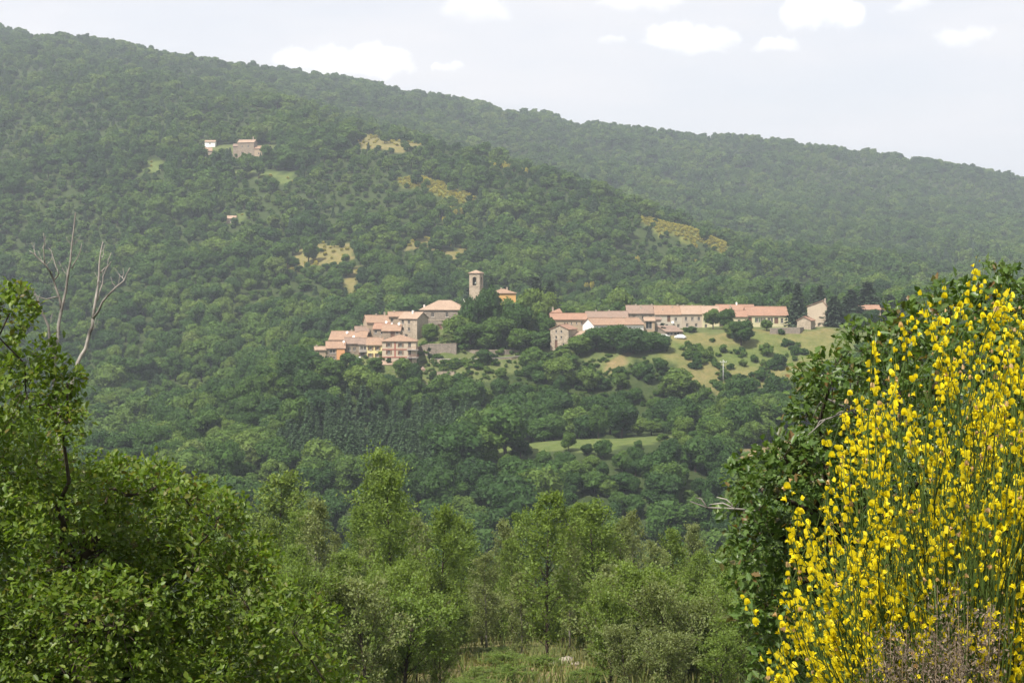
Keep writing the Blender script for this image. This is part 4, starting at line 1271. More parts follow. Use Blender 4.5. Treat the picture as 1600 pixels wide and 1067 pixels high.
for (px, yt, ybs, d, wp, lab) in [
    (1246, 441, 512, 632, 27, 'tall dark fir between yellow building and cream house'),
    (838, 432, 512, 668, 34, 'dark fir behind the tallest broadleaf tree'),
    (860, 438, 508, 672, 28, 'dark fir behind the small red roofed house'),
    (767, 430, 505, 666, 15, 'slim dark fir just right of the bell tower'),
    (1303, 462, 512, 640, 30, 'dark fir touching the right side of the cream house'),
    (1330, 452, 515, 650, 36, 'dark fir second from the cream house'),
    (1355, 440, 515, 668, 40, 'tall dark fir behind the ridge-only red roof'),
    (1282, 445, 505, 690, 26, 'fir rising behind the cream house'),
    (1390, 460, 515, 655, 34, 'dark fir partly hidden by the flowering broom'),
]:
    at_px('dark_fir', 'fir_tree', lab, 'fir', px, yt, ybs, d, wp * 1.25, group='dark firs of the village')
for (px, yt, ybs, d, wp, lab) in [
    (671, 538, 564, 603, 7, 'tiny dark cypress against the high retaining wall'),
    (1035.5, 501, 521, 620, 9, 'small dark cypress beside the pale narrow wall end'),
    (794, 434, 470, 664, 5, 'thin pointed cypress behind the ochre house roof'),
]:
    at_px('cypress', 'cypress', lab, 'cypress', px, yt, ybs, d, wp)

# ------------------------------------------------------------------ foreground outlines, kept for what they hide
LEFT_BLOBS = [(15, 490, 50), (40, 610, 80), (20, 740, 110), (108, 665, 34), (105, 598, 30), (200, 800, 85), (310, 835, 75), (345, 800, 42), (120, 880, 120), (250, 920, 105),
              (375, 930, 85), (455, 985, 70), (60, 1000, 130), (200, 1050, 120), (350, 1060, 110), (480, 1070, 70), (-70, 690, 130), (-80, 900, 170), (530, 1085, 45),
              (170, 760, 50), (245, 760, 40), (-60, 560, 80)]
RIGHT_BLOBS = [(1570, 480, 62), (1485, 500, 58), (1420, 520, 50), (1355, 545, 48), (1300, 590, 48), (1268, 600, 30), (1400, 640, 90), (1530, 600, 110), (1330, 715, 60), (1240, 740, 58),
               (1190, 765, 46), (1195, 850, 55), (1290, 830, 90), (1245, 930, 60), (1230, 1000, 55), (1330, 960, 100), (1420, 770, 110), (1510, 900, 150), (1580, 740, 120),
               (1215, 1060, 50), (1262, 650, 34), (1225, 712, 36), (1165, 745, 34), (1160, 805, 38), (1172, 890, 44), (1185, 960, 42), (1290, 700, 50), (1320, 1080, 90), (1335, 650, 42), (1650, 600, 120), (1650, 850, 150)]

# ------------------------------------------------------------------ the young wood across the near slope
def branchy_tree(seed, H, base_f, rad, nbr, nlf, leaf, up=.75, prof=None, nsub=5, rt=.09):
    """a real height tree with trunk, limbs and sprays of leaves; returns trunk mesh builder and leaf arrays"""
    r = np.random.default_rng(seed)
    mb = MB()
    ph = r.uniform(0, 6.28, 2)
    tr = lambda t: np.array([.25 * math.sin(2.2 * t + ph[0]) * t, .25 * math.sin(1.8 * t + ph[1]) * t, H * t])
    ts = np.linspace(0, .97, 9)
    mb.tube([tuple(tr(t) - (np.array([0, 0, .4]) if t == 0 else 0)) for t in ts], [rt * (1 - t) ** .8 + .012 for t in ts], 7)
    O, X = [], []
    for b in range(nbr):
        t = base_f + (1 - base_f) * (b + r.random()) / nbr
        q = (t - base_f) / (1 - base_f)
        pr = (math.sin(math.pi * min(1, q * .82 + .16)) ** .7) if prof is None else prof(q)
        ln = rad * pr * r.uniform(.6, 1.15) + .15
        a = b * 2.4 + r.uniform(-.5, .5)
        dr = unit(np.array([math.cos(a), math.sin(a), up * r.uniform(.5, 1.4)]))
        p0 = tr(t)
        mid = p0 + dr * ln * .55 + r.normal(size=3) * ln * .06
        end = p0 + dr * ln + np.array([0, 0, ln * .12]) + r.normal(size=3) * ln * .08
        rb = max(.008, rt * .42 * (1 - t) ** .5 * (ln / rad) ** .5)
        mb.tube([tuple(p0), tuple(mid), tuple(end)], [rb, rb * .6, .006], 4)
        for k in range(nsub):
            u = r.uniform(.3, 1.0)
            s0 = p0 + (mid - p0) * u * 2 if u < .5 else mid + (end - mid) * (u - .5) * 2
            sd = unit(dr * .7 + r.normal(size=3) * .6 + np.array([0, 0, .25]))
            sl = ln * r.uniform(.2, .45)
            e2 = s0 + sd * sl
            mb.tube([tuple(s0), tuple(e2)], [.008, .004], 3)
            m = max(3, int(nlf / (nbr * nsub)))
            uu = r.uniform(.1, 1.12, m)
            O.append(s0 + sd * (sl * uu)[:, None] + r.normal(size=(m, 3)) * leaf * .9)
            X.append(np.tile(sd, (m, 1)) + .8 * r.normal(size=(m, 3)))
    O, X = np.concatenate(O), np.concatenate(X)
    N = r.normal(size=O.shape) * .55 + np.array([0, 0, .8])
    x, y, z = frames(X, N)
    V, Q = stamp(RHOMB_V, RHOMB_F, O, x, y, z, leaf * r.uniform(.6, 1.3, len(O)))
    return mb, V, Q


WOOD = {'slender': [], 'pale': [], 'bushy': [], 'low': []}
for i in range(5):
    mb, V, Q = branchy_tree(300 + i, 9, .07, [1.75, 1.5, 1.9, 1.6, 2.0][i], 58, 8600, .165)
    WOOD['slender'].append((np_mesh('crown', V, Q, 'wood'), mb.mesh('trunk', 'bark', smooth=True), 9))
for i in range(3):
    mb, V, Q = branchy_tree(320 + i, 9, .10, [1.5, 1.8, 1.35][i], 44, 6000, .16, 1.1)
    WOOD['pale'].append((np_mesh('crown', V, Q, 'wood_grey'), mb.mesh('trunk', 'bark_pale', smooth=True), 9))
for i in range(3):
    mb, V, Q = branchy_tree(340 + i, 6, .08, 2.5, 60, 11000, .17, .6, nsub=6, rt=.11)
    WOOD['bushy'].append((np_mesh('crown', V, Q, 'wood'), mb.mesh('trunk', 'bark', smooth=True), 6))
for i in range(4):
    mb, V, Q = branchy_tree(360 + i, 2.2, .04, 1.2, 38, 6400, .085, .8, nsub=4, rt=.04)
    WOOD['low'].append((np_mesh('crown', V, Q, 'wood' if i else 'wood_grey'), mb.mesh('trunk', 'bark', smooth=True), 2.2))


def wood_tree(kind, px, ytop, d, label, w=1.0, group='trees of the young wood', name='young_tree', cat='tree', var=None):
    x = (px - CX) / F * d
    z = ground(x, d)
    if cat == 'tree':
        ytop += 20                                  # sprays reach above the stem's tip
    h = (HY - ytop) / F * d - z
    cr, tr, H = WOOD[kind][(random.randrange(len(WOOD[kind])) if var is None else var) % len(WOOD[kind])]
    k = h / H
    o = link(name, None, None, (x, d, z))
    o.rotation_euler = (0, 0, random.uniform(0, 6.28))
    kw = w * max(.75, min(1.25, k))
    o.scale = (kw, kw, k)
    tag(o, label, cat, group)
    link('trunk', tr, o)
    link('crown', cr, o)
    s = F / d
    wd = {'slender': 1.5, 'pale': 1.3, 'bushy': 2.2, 'low': 1.0}[kind] * kw * s
    OCC.append((px - wd, px + wd, ytop + 12, HY - z / d * F, d))
    return o


for (kind, px, yt, d, lab, w_) in [
    ('pale', 490, 770, 92, 'pale grey green tree next to the leafy oak on the left', 1.0),
    ('slender', 612, 728, 86, 'tallest slim tree of the young wood, top reaching highest', .95),
    ('slender', 690, 780, 84, 'slim tree with a clear dark trunk left of the open ground', 1.0),
    ('pale', 655, 800, 94, 'silvery leaved tree between the two tallest slim trees', 1.0),
    ('slender', 855, 760, 82, 'straight dark stemmed tree above the dry clearing', 1.0),
    ('slender', 930, 775, 96, 'broad headed tree right of the straight dark stemmed tree', 1.25),
    ('bushy', 1000, 880, 68, 'dense dark green bushy tree right of the dry clearing', 1.05),
    ('slender', 1140, 845, 84, 'slim tree with a dark stem beside the oak on the right', .9),
    ('bushy', 1075, 930, 66, 'low bushy green tree at the foot of the slim dark stemmed tree', .8),
    ('pale', 760, 850, 90, 'thin pale tree standing over the dry clearing', .9),
    ('slender', 545, 850, 76, 'bright green tree right beside the lower oak foliage', 1.0),
]:
    wood_tree(kind, px, yt, d, lab, w_, cat='tree')
for (px, yt, d) in [(425, 800, 98), (460, 840, 86), (575, 830, 102), (640, 860, 78), (725, 830, 100), (800, 830, 98), (815, 880, 84), (890, 810, 90), (970, 800, 100), (1020, 835, 94),
                    (1055, 815, 100), (1095, 850, 92), (1175, 850, 96), (600, 890, 74), (500, 900, 80), (710, 900, 88), (560, 780, 108), (880, 880, 92), (950, 870, 86), (1120, 900, 78), (395, 850, 92), (1040, 880, 82),
                    (660, 900, 90), (760, 910, 104), (840, 900, 106), (470, 790, 110), (520, 820, 104), (640, 790, 112), (720, 800, 112), (785, 800, 108), (900, 780, 112), (990, 790, 110), (1080, 810, 110), (1150, 830, 108), (1200, 830, 104), (350, 830, 108), (820, 790, 116)]:
    wood_tree('slender' if random.random() < .72 else 'pale', px, yt, d, 'slim leafy tree in the close stand of the young wood', random.uniform(.7, .98))
UND = ['leafy undergrowth bush under the slim trees left of the dry clearing', 'undergrowth bush growing at the edge of the dry clearing', 'leafy undergrowth bush under the trees right of the dry clearing']
for i in range(130):
    px = random.uniform(400, 1230)
    d = random.uniform(58, 112)
    if (690 < px < 760 or 860 < px < 925) and 66 < d < 92:
        d = random.uniform(58, 64)
    x = (px - CX) / F * d
    yb = HY - ground(x, d) / d * F
    yt = yb - random.uniform(1.5, 3.6) * F / d
    if 690 < px < 925 and d < 92:
        if random.random() < .45:
            continue
        yt = yb - random.uniform(.35, .8) * F / d
    wood_tree('low', px, yt, d, UND[(0 if px < 690 else 1 if px < 925 else 2)], random.uniform(.8, 1.3), 'undergrowth bushes of the young wood', 'undergrowth_bush', 'bush')
for i, (px, py, d, s) in enumerate([(884, 1030, 80, .34), (902, 1042, 77, .24), (868, 1048, 76, .2), (895, 1018, 84, .22)]):
    x = (px - CX) / F * d
    r = np.random.default_rng(i)
    iv, jf = ico()
    V = iv * (1 + .25 * r.normal(size=(len(iv), 1))) * np.array([1.2, 1, .62]) * s
    o = link('rock', np_mesh('rock', V, jf, 'rock'), None, (x, d, ground(x, d) + .08))
    tag(o, ['largest pale rock lying in the dry clearing', 'pale rock in front of the largest rock in the clearing', 'small low pale rock nearest the bottom of the clearing', 'small pale rock behind the largest rock in the clearing'][i], 'rock', 'pale rocks in the clearing')


def dry_grass():
    n = 9000
    d = rng.uniform(58, 112, n)
    px = rng.uniform(380, 1240, n)
    x = (px - CX) / F * d
    z = height(x, d)
    O = np.stack([x, d, z], 1)
    X = np.stack([rng.normal(size=n) * .35, rng.normal(size=n) * .35, np.ones(n)], 1)
    x_, y_, z_ = frames(X, rng.normal(size=(n, 3)))
    V, Q = stamp([(0, -.06, 0), (0, .06, 0), (.6, .04, .05), (1, 0, .16)], RHOMB_F, O, x_, y_, z_, rng.uniform(.25, .7, n))
    o = link('grass', np_mesh('grass', V, Q, 'grass'))
    o['kind'] = 'stuff'
    o['label'] = 'dry grass tufts on the ground of the clearing'
    o['category'] = 'grass'


dry_grass()


# ------------------------------------------------------------------ the forest
def scatter(x0, x1, y0, y1, sp, r):
    nx, ny = int((x1 - x0) / sp), int((y1 - y0) / sp)
    gx, gy = np.meshgrid(np.arange(nx), np.arange(ny))
    x = x0 + (gx + .5 * (gy % 2) + r.uniform(.1, .9, gx.shape)) * sp
    y = y0 + (gy + r.uniform(.1, .9, gx.shape)) * sp
    return x.ravel(), y.ravel()


def forest():
    r = np.random.default_rng(55)
    XS, YS = [], []
    for (y0, y1, sp) in ((118, 330, 9.5), (330, 700, 6.9), (700, 1350, 7.8), (1350, 1850, 8.6), (1850, 2660, 9.0)):
        lim = .345 * y1 + 30
        x, y = scatter(-lim, lim, y0, y1, sp, r)
        k = np.abs(x) < .345 * y + 30
        XS.append(x[k])
        YS.append(y[k])
    x, y = np.concatenate(XS), np.concatenate(YS)
    z = height(x, y)
    h = (5.2 + 8.5 * r.random(len(x)) ** 1.8) * np.clip(1 + 1.1 * fbm(x / 45, y / 60, 3), np.where(y < 700, .85, .62), 1.6)
    h = np.clip(h, 2.6, 16)
    px, py = CX + x / y * F, HY - z / y * F
    ok = open_kind(x, y, z, h)
    kinds = np.array([o[4] for o in OPEN] + ['forest'])[ok]
    keep = (ok < 0) | (np.array([o[0] == 'hill' for o in OPEN] + [False])[ok] & (r.random(len(x)) < .10)) | ((kinds == 'broom') & (r.random(len(x)) < .25))
    # where the wood only stands in front of open ground it is low scrub
    okg = open_kind(x, y, z)
    lowb = (ok >= 0) & (okg < 0) & (r.random(len(x)) < .9)
    keep |= lowb
    h = np.where(lowb, np.clip(h * .55, 2.4, 5.5), h)
    # fringe of scrub inside the open ground
    thin = fbm(x / 25 + 5, y / 25, 2)
    hill = np.array([o[0] == 'hill' for o in OPEN] + [False])[ok]
    # the plantation of firs on the slope below the village
    fir = inpoly(px, HY - (z + 6) / y * F, [(425, 690), (500, 640), (600, 628), (690, 625), (760, 640), (745, 668), (700, 690), (640, 705), (540, 715), (450, 722)]) & (y > 430) & (y < 580) & keep & ~lowb
    fir &= r.random(len(x)) < .93
    h = np.where(fir, 8.0 + 5.0 * r.random(len(x)), h)
    wdt = r.uniform(.78, 1.35, len(x)) * np.where(h < 5, 1.35, 1.0)
    # lower scrub mixed in on the hill behind
    small = (r.random(len(x)) < .22) & ~fir & ~lowb
    h = np.where(small, h * .55, h)
    wdt = np.where(small, wdt * 1.25, wdt)
    # --- which ones show largest: stamp them nearest first
    BW, BH = 800, 534
    buf = np.zeros((BH, BW), bool)
    for (bx, by, br) in [(a, b, c * 1.05) for a, b, c in LEFT_BLOBS + RIGHT_BLOBS] + [(1500, 900, 260), (1480, 650, 130)]:
        gy, gx = np.ogrid[:BH, :BW]
        buf |= (gx * 2 - bx) ** 2 + (gy * 2 - by) ** 2 < br * br
    ev = [(d_, 0, i) for i, (_, _, _, _, d_) in enumerate(OCC)] + [(y[i], 1, i) for i in np.nonzero(keep & (y < 1300))[0]]
    ev.sort()
    vis = np.zeros(len(x))
    for d_, t_, i in ev:
        if t_ == 0:
            a, b, c, e, _ = OCC[i]
            buf[max(0, int(c / 2)):max(0, int(e / 2)), max(0, int(a / 2)):max(0, int(b / 2))] = True
            continue
        s = F / y[i] / 2
        cx, cy = px[i] / 2, (HY - (z[i] + .56 * h[i]) / y[i] * F) / 2
        rw, rh = .42 * h[i] * wdt[i] * s * (.45 if fir[i] else 1), .44 * h[i] * s
        x0, x1, y0, y1 = int(cx - rw), int(cx + rw) + 1, int(cy - rh), int(cy + rh) + 1
        if x1 <= 0 or y1 <= 0 or x0 >= BW or y0 >= BH:
            continue
        x0, y0, x1, y1 = max(x0, 0), max(y0, 0), min(x1, BW), min(y1, BH)
        gy, gx = np.ogrid[y0:y1, x0:x1]
        el = ((gx - cx) / rw) ** 2 + ((gy - cy) / rh) ** 2 < 1
        sub = buf[y0:y1, x0:x1]
        vis[i] = np.count_nonzero(el & ~sub)
        sub |= el
    single = np.zeros(len(x), bool)
    for sel, n in ((keep & ~fir, 236), (fir, 110)):
        idx = np.nonzero(sel & (vis > 14))[0]
        single[idx[np.argsort(-vis[idx])][:n]] = True

    def zone(i):
        a, b = px[i], py[i] - 10
        if y[i] < 335:
            return 'leafy tree on the valley floor showing just behind the young wood', 'trees of the valley floor'
        if fir[i]:
            t3 = ['at the left end of the plantation', 'in the middle of the plantation below the cream villa', 'at the right end of the plantation'][0 if a < 530 else 1 if a < 640 else 2]
            return 'blue green fir ' + t3, 'firs ' + t3
        if y[i] > 690:
            t3 = ['in the wood left of the red roofed cluster', 'in the wood behind church and bell tower', 'in the wood behind the long street row', 'in the wood behind the dark village firs'][0 if a < 560 else 1 if a < 860 else 2 if a < 1230 else 3]
            return 'rounded broadleaf tree ' + t3, 'trees ' + t3
        if a < 420:
            return 'broadleaf tree in the wooded hollow left of the village and the fir plantation', 'trees of the hollow'
        if b < 640 and a < 700:
            return 'broadleaf tree on the slope between village houses and fir plantation', 'trees above the fir plantation'
        if b < 690 and a < 1010:
            return 'broadleaf tree on the slope between road parapet and narrow grass strip', 'trees above the grass strip'
        if a >= 1010 and b < 700:
            return 'broadleaf tree of the wooded slope beneath the meadow with the utility pole', 'trees below the meadow'
        if a < 740:
            return 'broadleaf tree on the lower slope below the fir plantation', 'trees below the plantation'
        return 'broadleaf tree on the lower slope below the narrow grass strip', 'trees below the grass strip'

    for cr_, tr_, H_ in WOOD['slender']:
        c_, t_ = cr_.copy(), tr_.copy()
        for m_ in (c_, t_):
            m_.transform(Matrix.Scale(1 / H_, 4))
        reg('slim', c_, t_)
    for i in np.nonzero(single)[0]:
        lab, gr = zone(i)
        k = 'fir' if fir[i] else 'slim' if y[i] < 335 else 'broadleaf'
        plant(k, 'fir_tree' if fir[i] else 'broadleaf_tree', lab, 'fir' if fir[i] else 'tree', x[i], y[i], h[i], wdt[i], gr, z=z[i] - .1)

    # everything else is one mass per kind of cover
    src = bpy.data.collections.new('forest_sources')
    names = []

    def source(nm, me):
        o = bpy.data.objects.new(nm, me)
        src.objects.link(o)
        names.append(nm)

    for i in range(6):
        V, Q, T = blob_crown(100 + i, .42, .42, .56, 24 + i, 4200, .054)
        source('a%d' % i, mesh_qt('forest_tree', V, Q, T, ['forest', 'bark'], trunk_mb(.6, .028, .02, i, 3, .25)))
    for i in range(6):
        V, Q, T = blob_crown(200 + i, .43, .41, .55, 14, 1100, .10)
        source('b%d' % i, mesh_qt('forest_tree', V, Q, T, ['forest_far', 'bark'], trunk_mb(.5, .03, .02, i, 0)))
    for i in range(3):
        V, Q = conifer_arrays(160 + i, 4200, .06, [.25, .29, .22][i], 17, .3)
        source('c%d' % i, mesh_qt('forest_tree', V, Q, np.zeros((0, 3), int), ['conifer', 'bark'], trunk_mb(.93, .018, 0, i, 0)))
    for i in range(2):
        V, Q, T = blob_crown(220 + i, .5, .36, .40, 10, 900, .10)
        source('d%d' % i, mesh_qt('forest_tree', V, Q, T, ['broom_far', 'bark'], trunk_mb(.3, .03, .02, i, 0)))

    for i in range(4):
        mb, V, Q = branchy_tree(380 + i, 9, .08, 1.9, 50, 7000, .19)
        mb.v = [(p[0] / 9, p[1] / 9, p[2] / 9) for p in mb.v]
        source('f%d' % i, mesh_qt('forest_tree', V / 9, Q, np.zeros((0, 3), int), ['wood', 'bark'], mb))
    for i in range(3):
        V, Q, T = blob_crown(230 + i, .5, .38, .42, 10, 700, .12)
        source('e%d' % i, mesh_qt('forest_tree', V, Q, T, ['forest', 'bark'], trunk_mb(.3, .03, .02, i, 0)))

    ng = bpy.data.node_groups.new('scatter_trees', 'GeometryNodeTree')
    ng.interface.new_socket('Geometry', in_out='INPUT', socket_type='NodeSocketGeometry')
    ng.interface.new_socket('Geometry', in_out='OUTPUT', socket_type='NodeSocketGeometry')
    gi, go = ng.nodes.new('NodeGroupInput'), ng.nodes.new('NodeGroupOutput')
    iop = ng.nodes.new('GeometryNodeInstanceOnPoints')
    ci = ng.nodes.new('GeometryNodeCollectionInfo')
    ci.inputs['Collection'].default_value = src
    ci.inputs['Separate Children'].default_value = True
    ci.inputs['Reset Children'].default_value = True

    def attr(nm, typ):
        a = ng.nodes.new('GeometryNodeInputNamedAttribute')
        a.data_type = typ
        a.inputs['Name'].default_value = nm
        return next(s for s in a.outputs if s.enabled and s.name == 'Attribute')

    L = ng.links.new
    L(gi.outputs[0], iop.inputs['Points'])
    L(ci.outputs[0], iop.inputs['Instance'])
    iop.inputs['Pick Instance'].default_value = True
    L(attr('idx', 'INT'), iop.inputs['Instance Index'])
    L(attr('rot', 'FLOAT_VECTOR'), iop.inputs['Rotation'])
    L(attr('scl', 'FLOAT_VECTOR'), iop.inputs['Scale'])
    L(iop.outputs[0], go.inputs[0])
    order = sorted(names)

    def mass(name, label, cat, X, Y, Z, H, W, idx):
        me = bpy.data.meshes.new(name)
        n = len(X)
        me.vertices.add(n)
        me.vertices.foreach_set('co', np.stack([X, Y, Z], 1).astype(np.float32).ravel())
        a = me.attributes.new('idx', 'INT', 'POINT')
        a.data.foreach_set('value', idx.astype(np.int32))
        a = me.attributes.new('rot', 'FLOAT_VECTOR', 'POINT')
        rv = np.zeros((n, 3))
        rv[:, 2] = r.uniform(0, 6.28, n)
        rv[:, :2] = r.normal(size=(n, 2)) * .05
        a.data.foreach_set('vector', rv.astype(np.float32).ravel())
        a = me.attributes.new('scl', 'FLOAT_VECTOR', 'POINT')
        a.data.foreach_set('vector', np.stack([H * W, H * W, H], 1).astype(np.float32).ravel())
        o = link(name, me)
        md = o.modifiers.new('scatter', 'NODES')
        md.node_group = ng
        tag(o, label, cat, kind='stuff')
        print(name, n)

    ia = {c: [i for i, nm in enumerate(order) if nm[0] == c] for c in 'abcdef'}
    rest = keep & ~single
    near = rest & (y < 1000)
    idx = np.where(fir, r.choice(ia['c'], len(x)), np.where(y < 1000, r.choice(ia['a'], len(x)), r.choice(ia['b'], len(x))))
    # a few conifers stand among the broadleaf woods
    far_con = (~fir) & (r.random(len(x)) < .03 + .10 * (fbm(x / 150, y / 150, 2) > .15)) & (y > 700) & (y < 1700)
    idx = np.where(far_con, r.choice(ia['c'], len(x)), idx)
    idx = np.where(y < 335, r.choice(ia['f'], len(x)), idx)
    h2 = np.where(far_con, h * 1.25, h)
    a_ = rest & (y < 700)
    mass('valley_wood', 'closed green wood filling the valley and slope below the village', 'wood', x[a_], y[a_], z[a_] - .15, h2[a_], wdt[a_], idx[a_])
    a_ = rest & (y >= 700) & (y < 1450)
    mass('hill_wood', 'mixed green wood covering the hill behind the village', 'wood', x[a_], y[a_], z[a_] - .15, h2[a_], wdt[a_], idx[a_])
    a_ = rest & (y >= 1450)
    mass('ridge_wood', 'hazy continuous forest up to the far ridge line', 'wood', x[a_], y[a_], z[a_] - .15, h2[a_], wdt[a_], idx[a_])
    # low scrub on the rough terraces and meadow edges
    sx, sy = scatter(-90, 200, 560, 650, 1.9, r)
    sz = height(sx, sy)
    k = open_kind(sx, sy, sz)
    nm_ = np.array([o[4] for o in OPEN] + ['x'])[k]
    sp_, sq_ = CX + sx / sy * F, HY - sz / sy * F
    thick = fbm(sx / 9, sy / 9, 3)
    rough = inpoly(sp_, sq_, [(640, 566), (830, 561), (900, 548), (1000, 560), (1040, 560), (1110, 612), (1110, 640), (600, 640), (590, 582), (640, 585)])
    kk = ((rough & (thick > -.3) & (r.random(len(sx)) < .6)) | ((nm_ == 'meadow') & (sq_ > 532) & (thick > .14) & (r.random(len(sx)) < .8)) |
          ((nm_ == 'village') & (sq_ > 535) & (sp_ < 900) & (thick > -.1) & (r.random(len(sx)) < .35)) | ((nm_ == 'bare') & (thick > .3) & (r.random(len(sx)) < .3)))
    mass('terrace_scrub', 'low green scrub on the rough terraces below the village', 'scrub', sx[kk], sy[kk], sz[kk] - .1, r.uniform(.5, 1.0, kk.sum()) * (1.4 + 2.6 * np.clip(thick[kk] + .3, 0, 1)), r.uniform(.9, 1.6, kk.sum()), r.choice(ia['e'], kk.sum()))
    # broom scrub in flower
    bx, by = scatter(-420, 420, 900, 1420, 2.6, r)
    bz = height(bx, by)
    k = open_kind(bx, by, bz)
    nm_ = np.array([o[4] for o in OPEN] + ['x'])[k]
    kk = (nm_ == 'broom') & (r.random(len(bx)) < .85)
    sprinkle = (k < 0) & (fbm(bx / 40 + 3, by / 40, 2) > .42) & (r.random(len(bx)) < .12) & (bx > -80) & (bx < 260)
    kk |= sprinkle
    ppx, ppy = CX + bx / by * F, HY - bz / by * F
    edge = np.isin(nm_, ['tan', 'meadow']) & (by > 900) & (r.random(len(bx)) < .07)
    kk |= edge
    hh = np.where(sprinkle[kk], 6.5, r.uniform(1.6, 3.2, kk.sum()))
    mass('broom_scrub', 'yellow flowering broom scrub in patches on the hill', 'scrub', bx[kk], by[kk], bz[kk] - .1, hh, np.where(sprinkle[kk], .5, 1.0) * np.ones(kk.sum()), r.choice(ia['d'], kk.sum()))


forest()


# ------------------------------------------------------------------ foreground oaks
def leaf_objects(root, name, me, O, X, Y, Z, L, pick):
    """single leaves or flowers as parts of their plant"""
    off = np.array(root.location)
    for i in pick:
        o = bpy.data.objects.new(name, me)
        col.objects.link(o)
        o.parent = root
        m = Matrix(((X[i][0] * L[i], Y[i][0] * L[i], Z[i][0] * L[i], O[i][0] - off[0]), (X[i][1] * L[i], Y[i][1] * L[i], Z[i][1] * L[i], O[i][1] - off[1]),
                    (X[i][2] * L[i], Y[i][2] * L[i], Z[i][2] * L[i], O[i][2] - off[2]), (0, 0, 0, 1)))
        o.matrix_local = m


def nearest_seen(O, cell, n, seed):
    """indices of pieces that lie in front in their own little patch of view, spread evenly"""
    px, py = CX + O[:, 0] / O[:, 1] * F, HY - O[:, 2] / O[:, 1] * F
    inn = (px > 8) & (px < 1592) & (py > 8) & (py < 1059)
    key = (px // cell).astype(int) * 5000 + (py // cell).astype(int)
    order = np.argsort(O[:, 1])
    order = order[inn[order]]
    _, first = np.unique(key[order], return_index=True)
    cand = order[first]
    np.random.default_rng(seed).shuffle(cand)
    return cand[:n]


def oak(name, label, base, trunk_top, blobs, d0, dspread, leaf, lai, mat, bark, r0, seed, cat='tree', twigs_extra=(), leaf_per=7, blob_d=None):
    r = np.random.default_rng(seed)
    base = np.array(base, float)
    root = link(name, None, None, base)
    tag(root, label, cat)
    top = np.array(trunk_top, float)
    nodes = [(base - base, r0), ((base * .45 + top * .55) - base + r.normal(size=3) * .05, r0 * .8), (top - base, r0 * .65)]
    tb = MB()
    tb.tube([tuple(nodes[0][0] - np.array([0, 0, .4]))] + [tuple(n[0]) for n in nodes], [r0 * 1.5, r0 * 1.15, r0 * .85, r0 * .5], 10)
    tb.obj('trunk', bark, root, True)
    C = []
    for (px, py, rp) in blobs:
        d = d0 + r.uniform(-dspread, dspread)
        C.append((np.array(P(px, py, d)), rp * d / F))
    C.sort(key=lambda q: np.linalg.norm(q[0] - top))
    links = [(nodes[1][0], r0 * .55), (nodes[2][0], r0 * .6)]
    AO, AX, AN = [], [], []
    for (c, rad) in C:
        cl = c - base
        j = min(range(len(links)), key=lambda q: np.linalg.norm(links[q][0] - cl) + .02 * q)
        p0, rr = links[j]
        ln = np.linalg.norm(cl - p0)
        m1 = p0 + (cl - p0) * .35 + r.normal(size=3) * ln * .07 - np.array([0, 0, ln * .05])
        m2 = p0 + (cl - p0) * .7 + r.normal(size=3) * ln * .07
        re = max(.008, rr * .62)
        lb = MB()
        lb.tube([tuple(p0), tuple(m1), tuple(m2), tuple(cl)], [rr * .9, (rr + re) / 2 * .9, re, re * .8], 7)
        links.append((cl, re * .8))
        nt = int(lai * math.pi * rad * rad / (leaf * leaf * .40) / leaf_per)
        dr = unit(r.normal(size=(nt, 3)) + np.array([0, 0, .28]))
        u = r.uniform(.45, 1.08, nt) ** .8
        ends = cl + dr * (rad * u)[:, None]
        for k in range(nt):
            if k % 9 == 0:
                s0 = cl + dr[k] * rad * .1 + r.normal(size=3) * rad * .06
                mm = (s0 + ends[k]) / 2 + r.normal(size=3) * rad * .06
                q = max(.003, re * .15)
                lb.tube([tuple(s0), tuple(mm), tuple(ends[k])], [q, q * .7, .0025], 4)
        lb.obj('limb', bark, root, True)
        # rosettes of leaves at the shoot ends
        m = leaf_per
        e = np.repeat(ends + base, m, 0) + r.normal(size=(nt * m, 3)) * leaf * .45
        sd = np.repeat(dr, m, 0)
        AO.append(e)
        AX.append(sd * .5 + r.normal(size=(nt * m, 3)) * .8 + np.array([0, 0, -.05]))
        AN.append(sd * .45 + r.normal(size=(nt * m, 3)) * .5 + np.array([0, 0, .75]))
    O, X, N = map(np.concatenate, (AO, AX, AN))
    X, Y, Z = frames(X, N)
    L = leaf * r.uniform(.6, 1.25, len(O))
    pick = nearest_seen(O, 14, 300, seed)
    mk = np.zeros(len(O), bool)
    mk[pick] = True
    lm = np_mesh('leaf', np.array(OAK_V), np.array(OAK_F), mat)
    leaf_objects(root, 'leaf', lm, O, X, Y, Z, L, pick)
    k = ~mk
    V, Q = stamp(*((OAK_V, OAK_F) if len(O) < 40000 else (OAKS_V, OAKS_F)), O[k] - base, X[k], Y[k], Z[k], L[k])
    print(name, 'leaves', len(O))
    cr = link('crown', np_mesh('crown', V, Q, mat), root)
    cr['kind'] = 'stuff'
    for pts in twigs_extra:
        mb = MB()
        q = [np.array(P(*p)) - base for p in pts[0]]
        mb.tube([tuple(a) for a in q], list(np.linspace(pts[1], .003, len(q))), 5)
        for (i, dx_, dz_) in pts[2]:
            a = q[i]
            b = a + np.array([dx_, .03, dz_])
            mb.tube([tuple(a), tuple((a + b) / 2 + np.array([0, 0, .02])), tuple(b)], [.006, .005, .002], 4)
        mb.obj('dead_twig', 'dead', root, True)
    return root


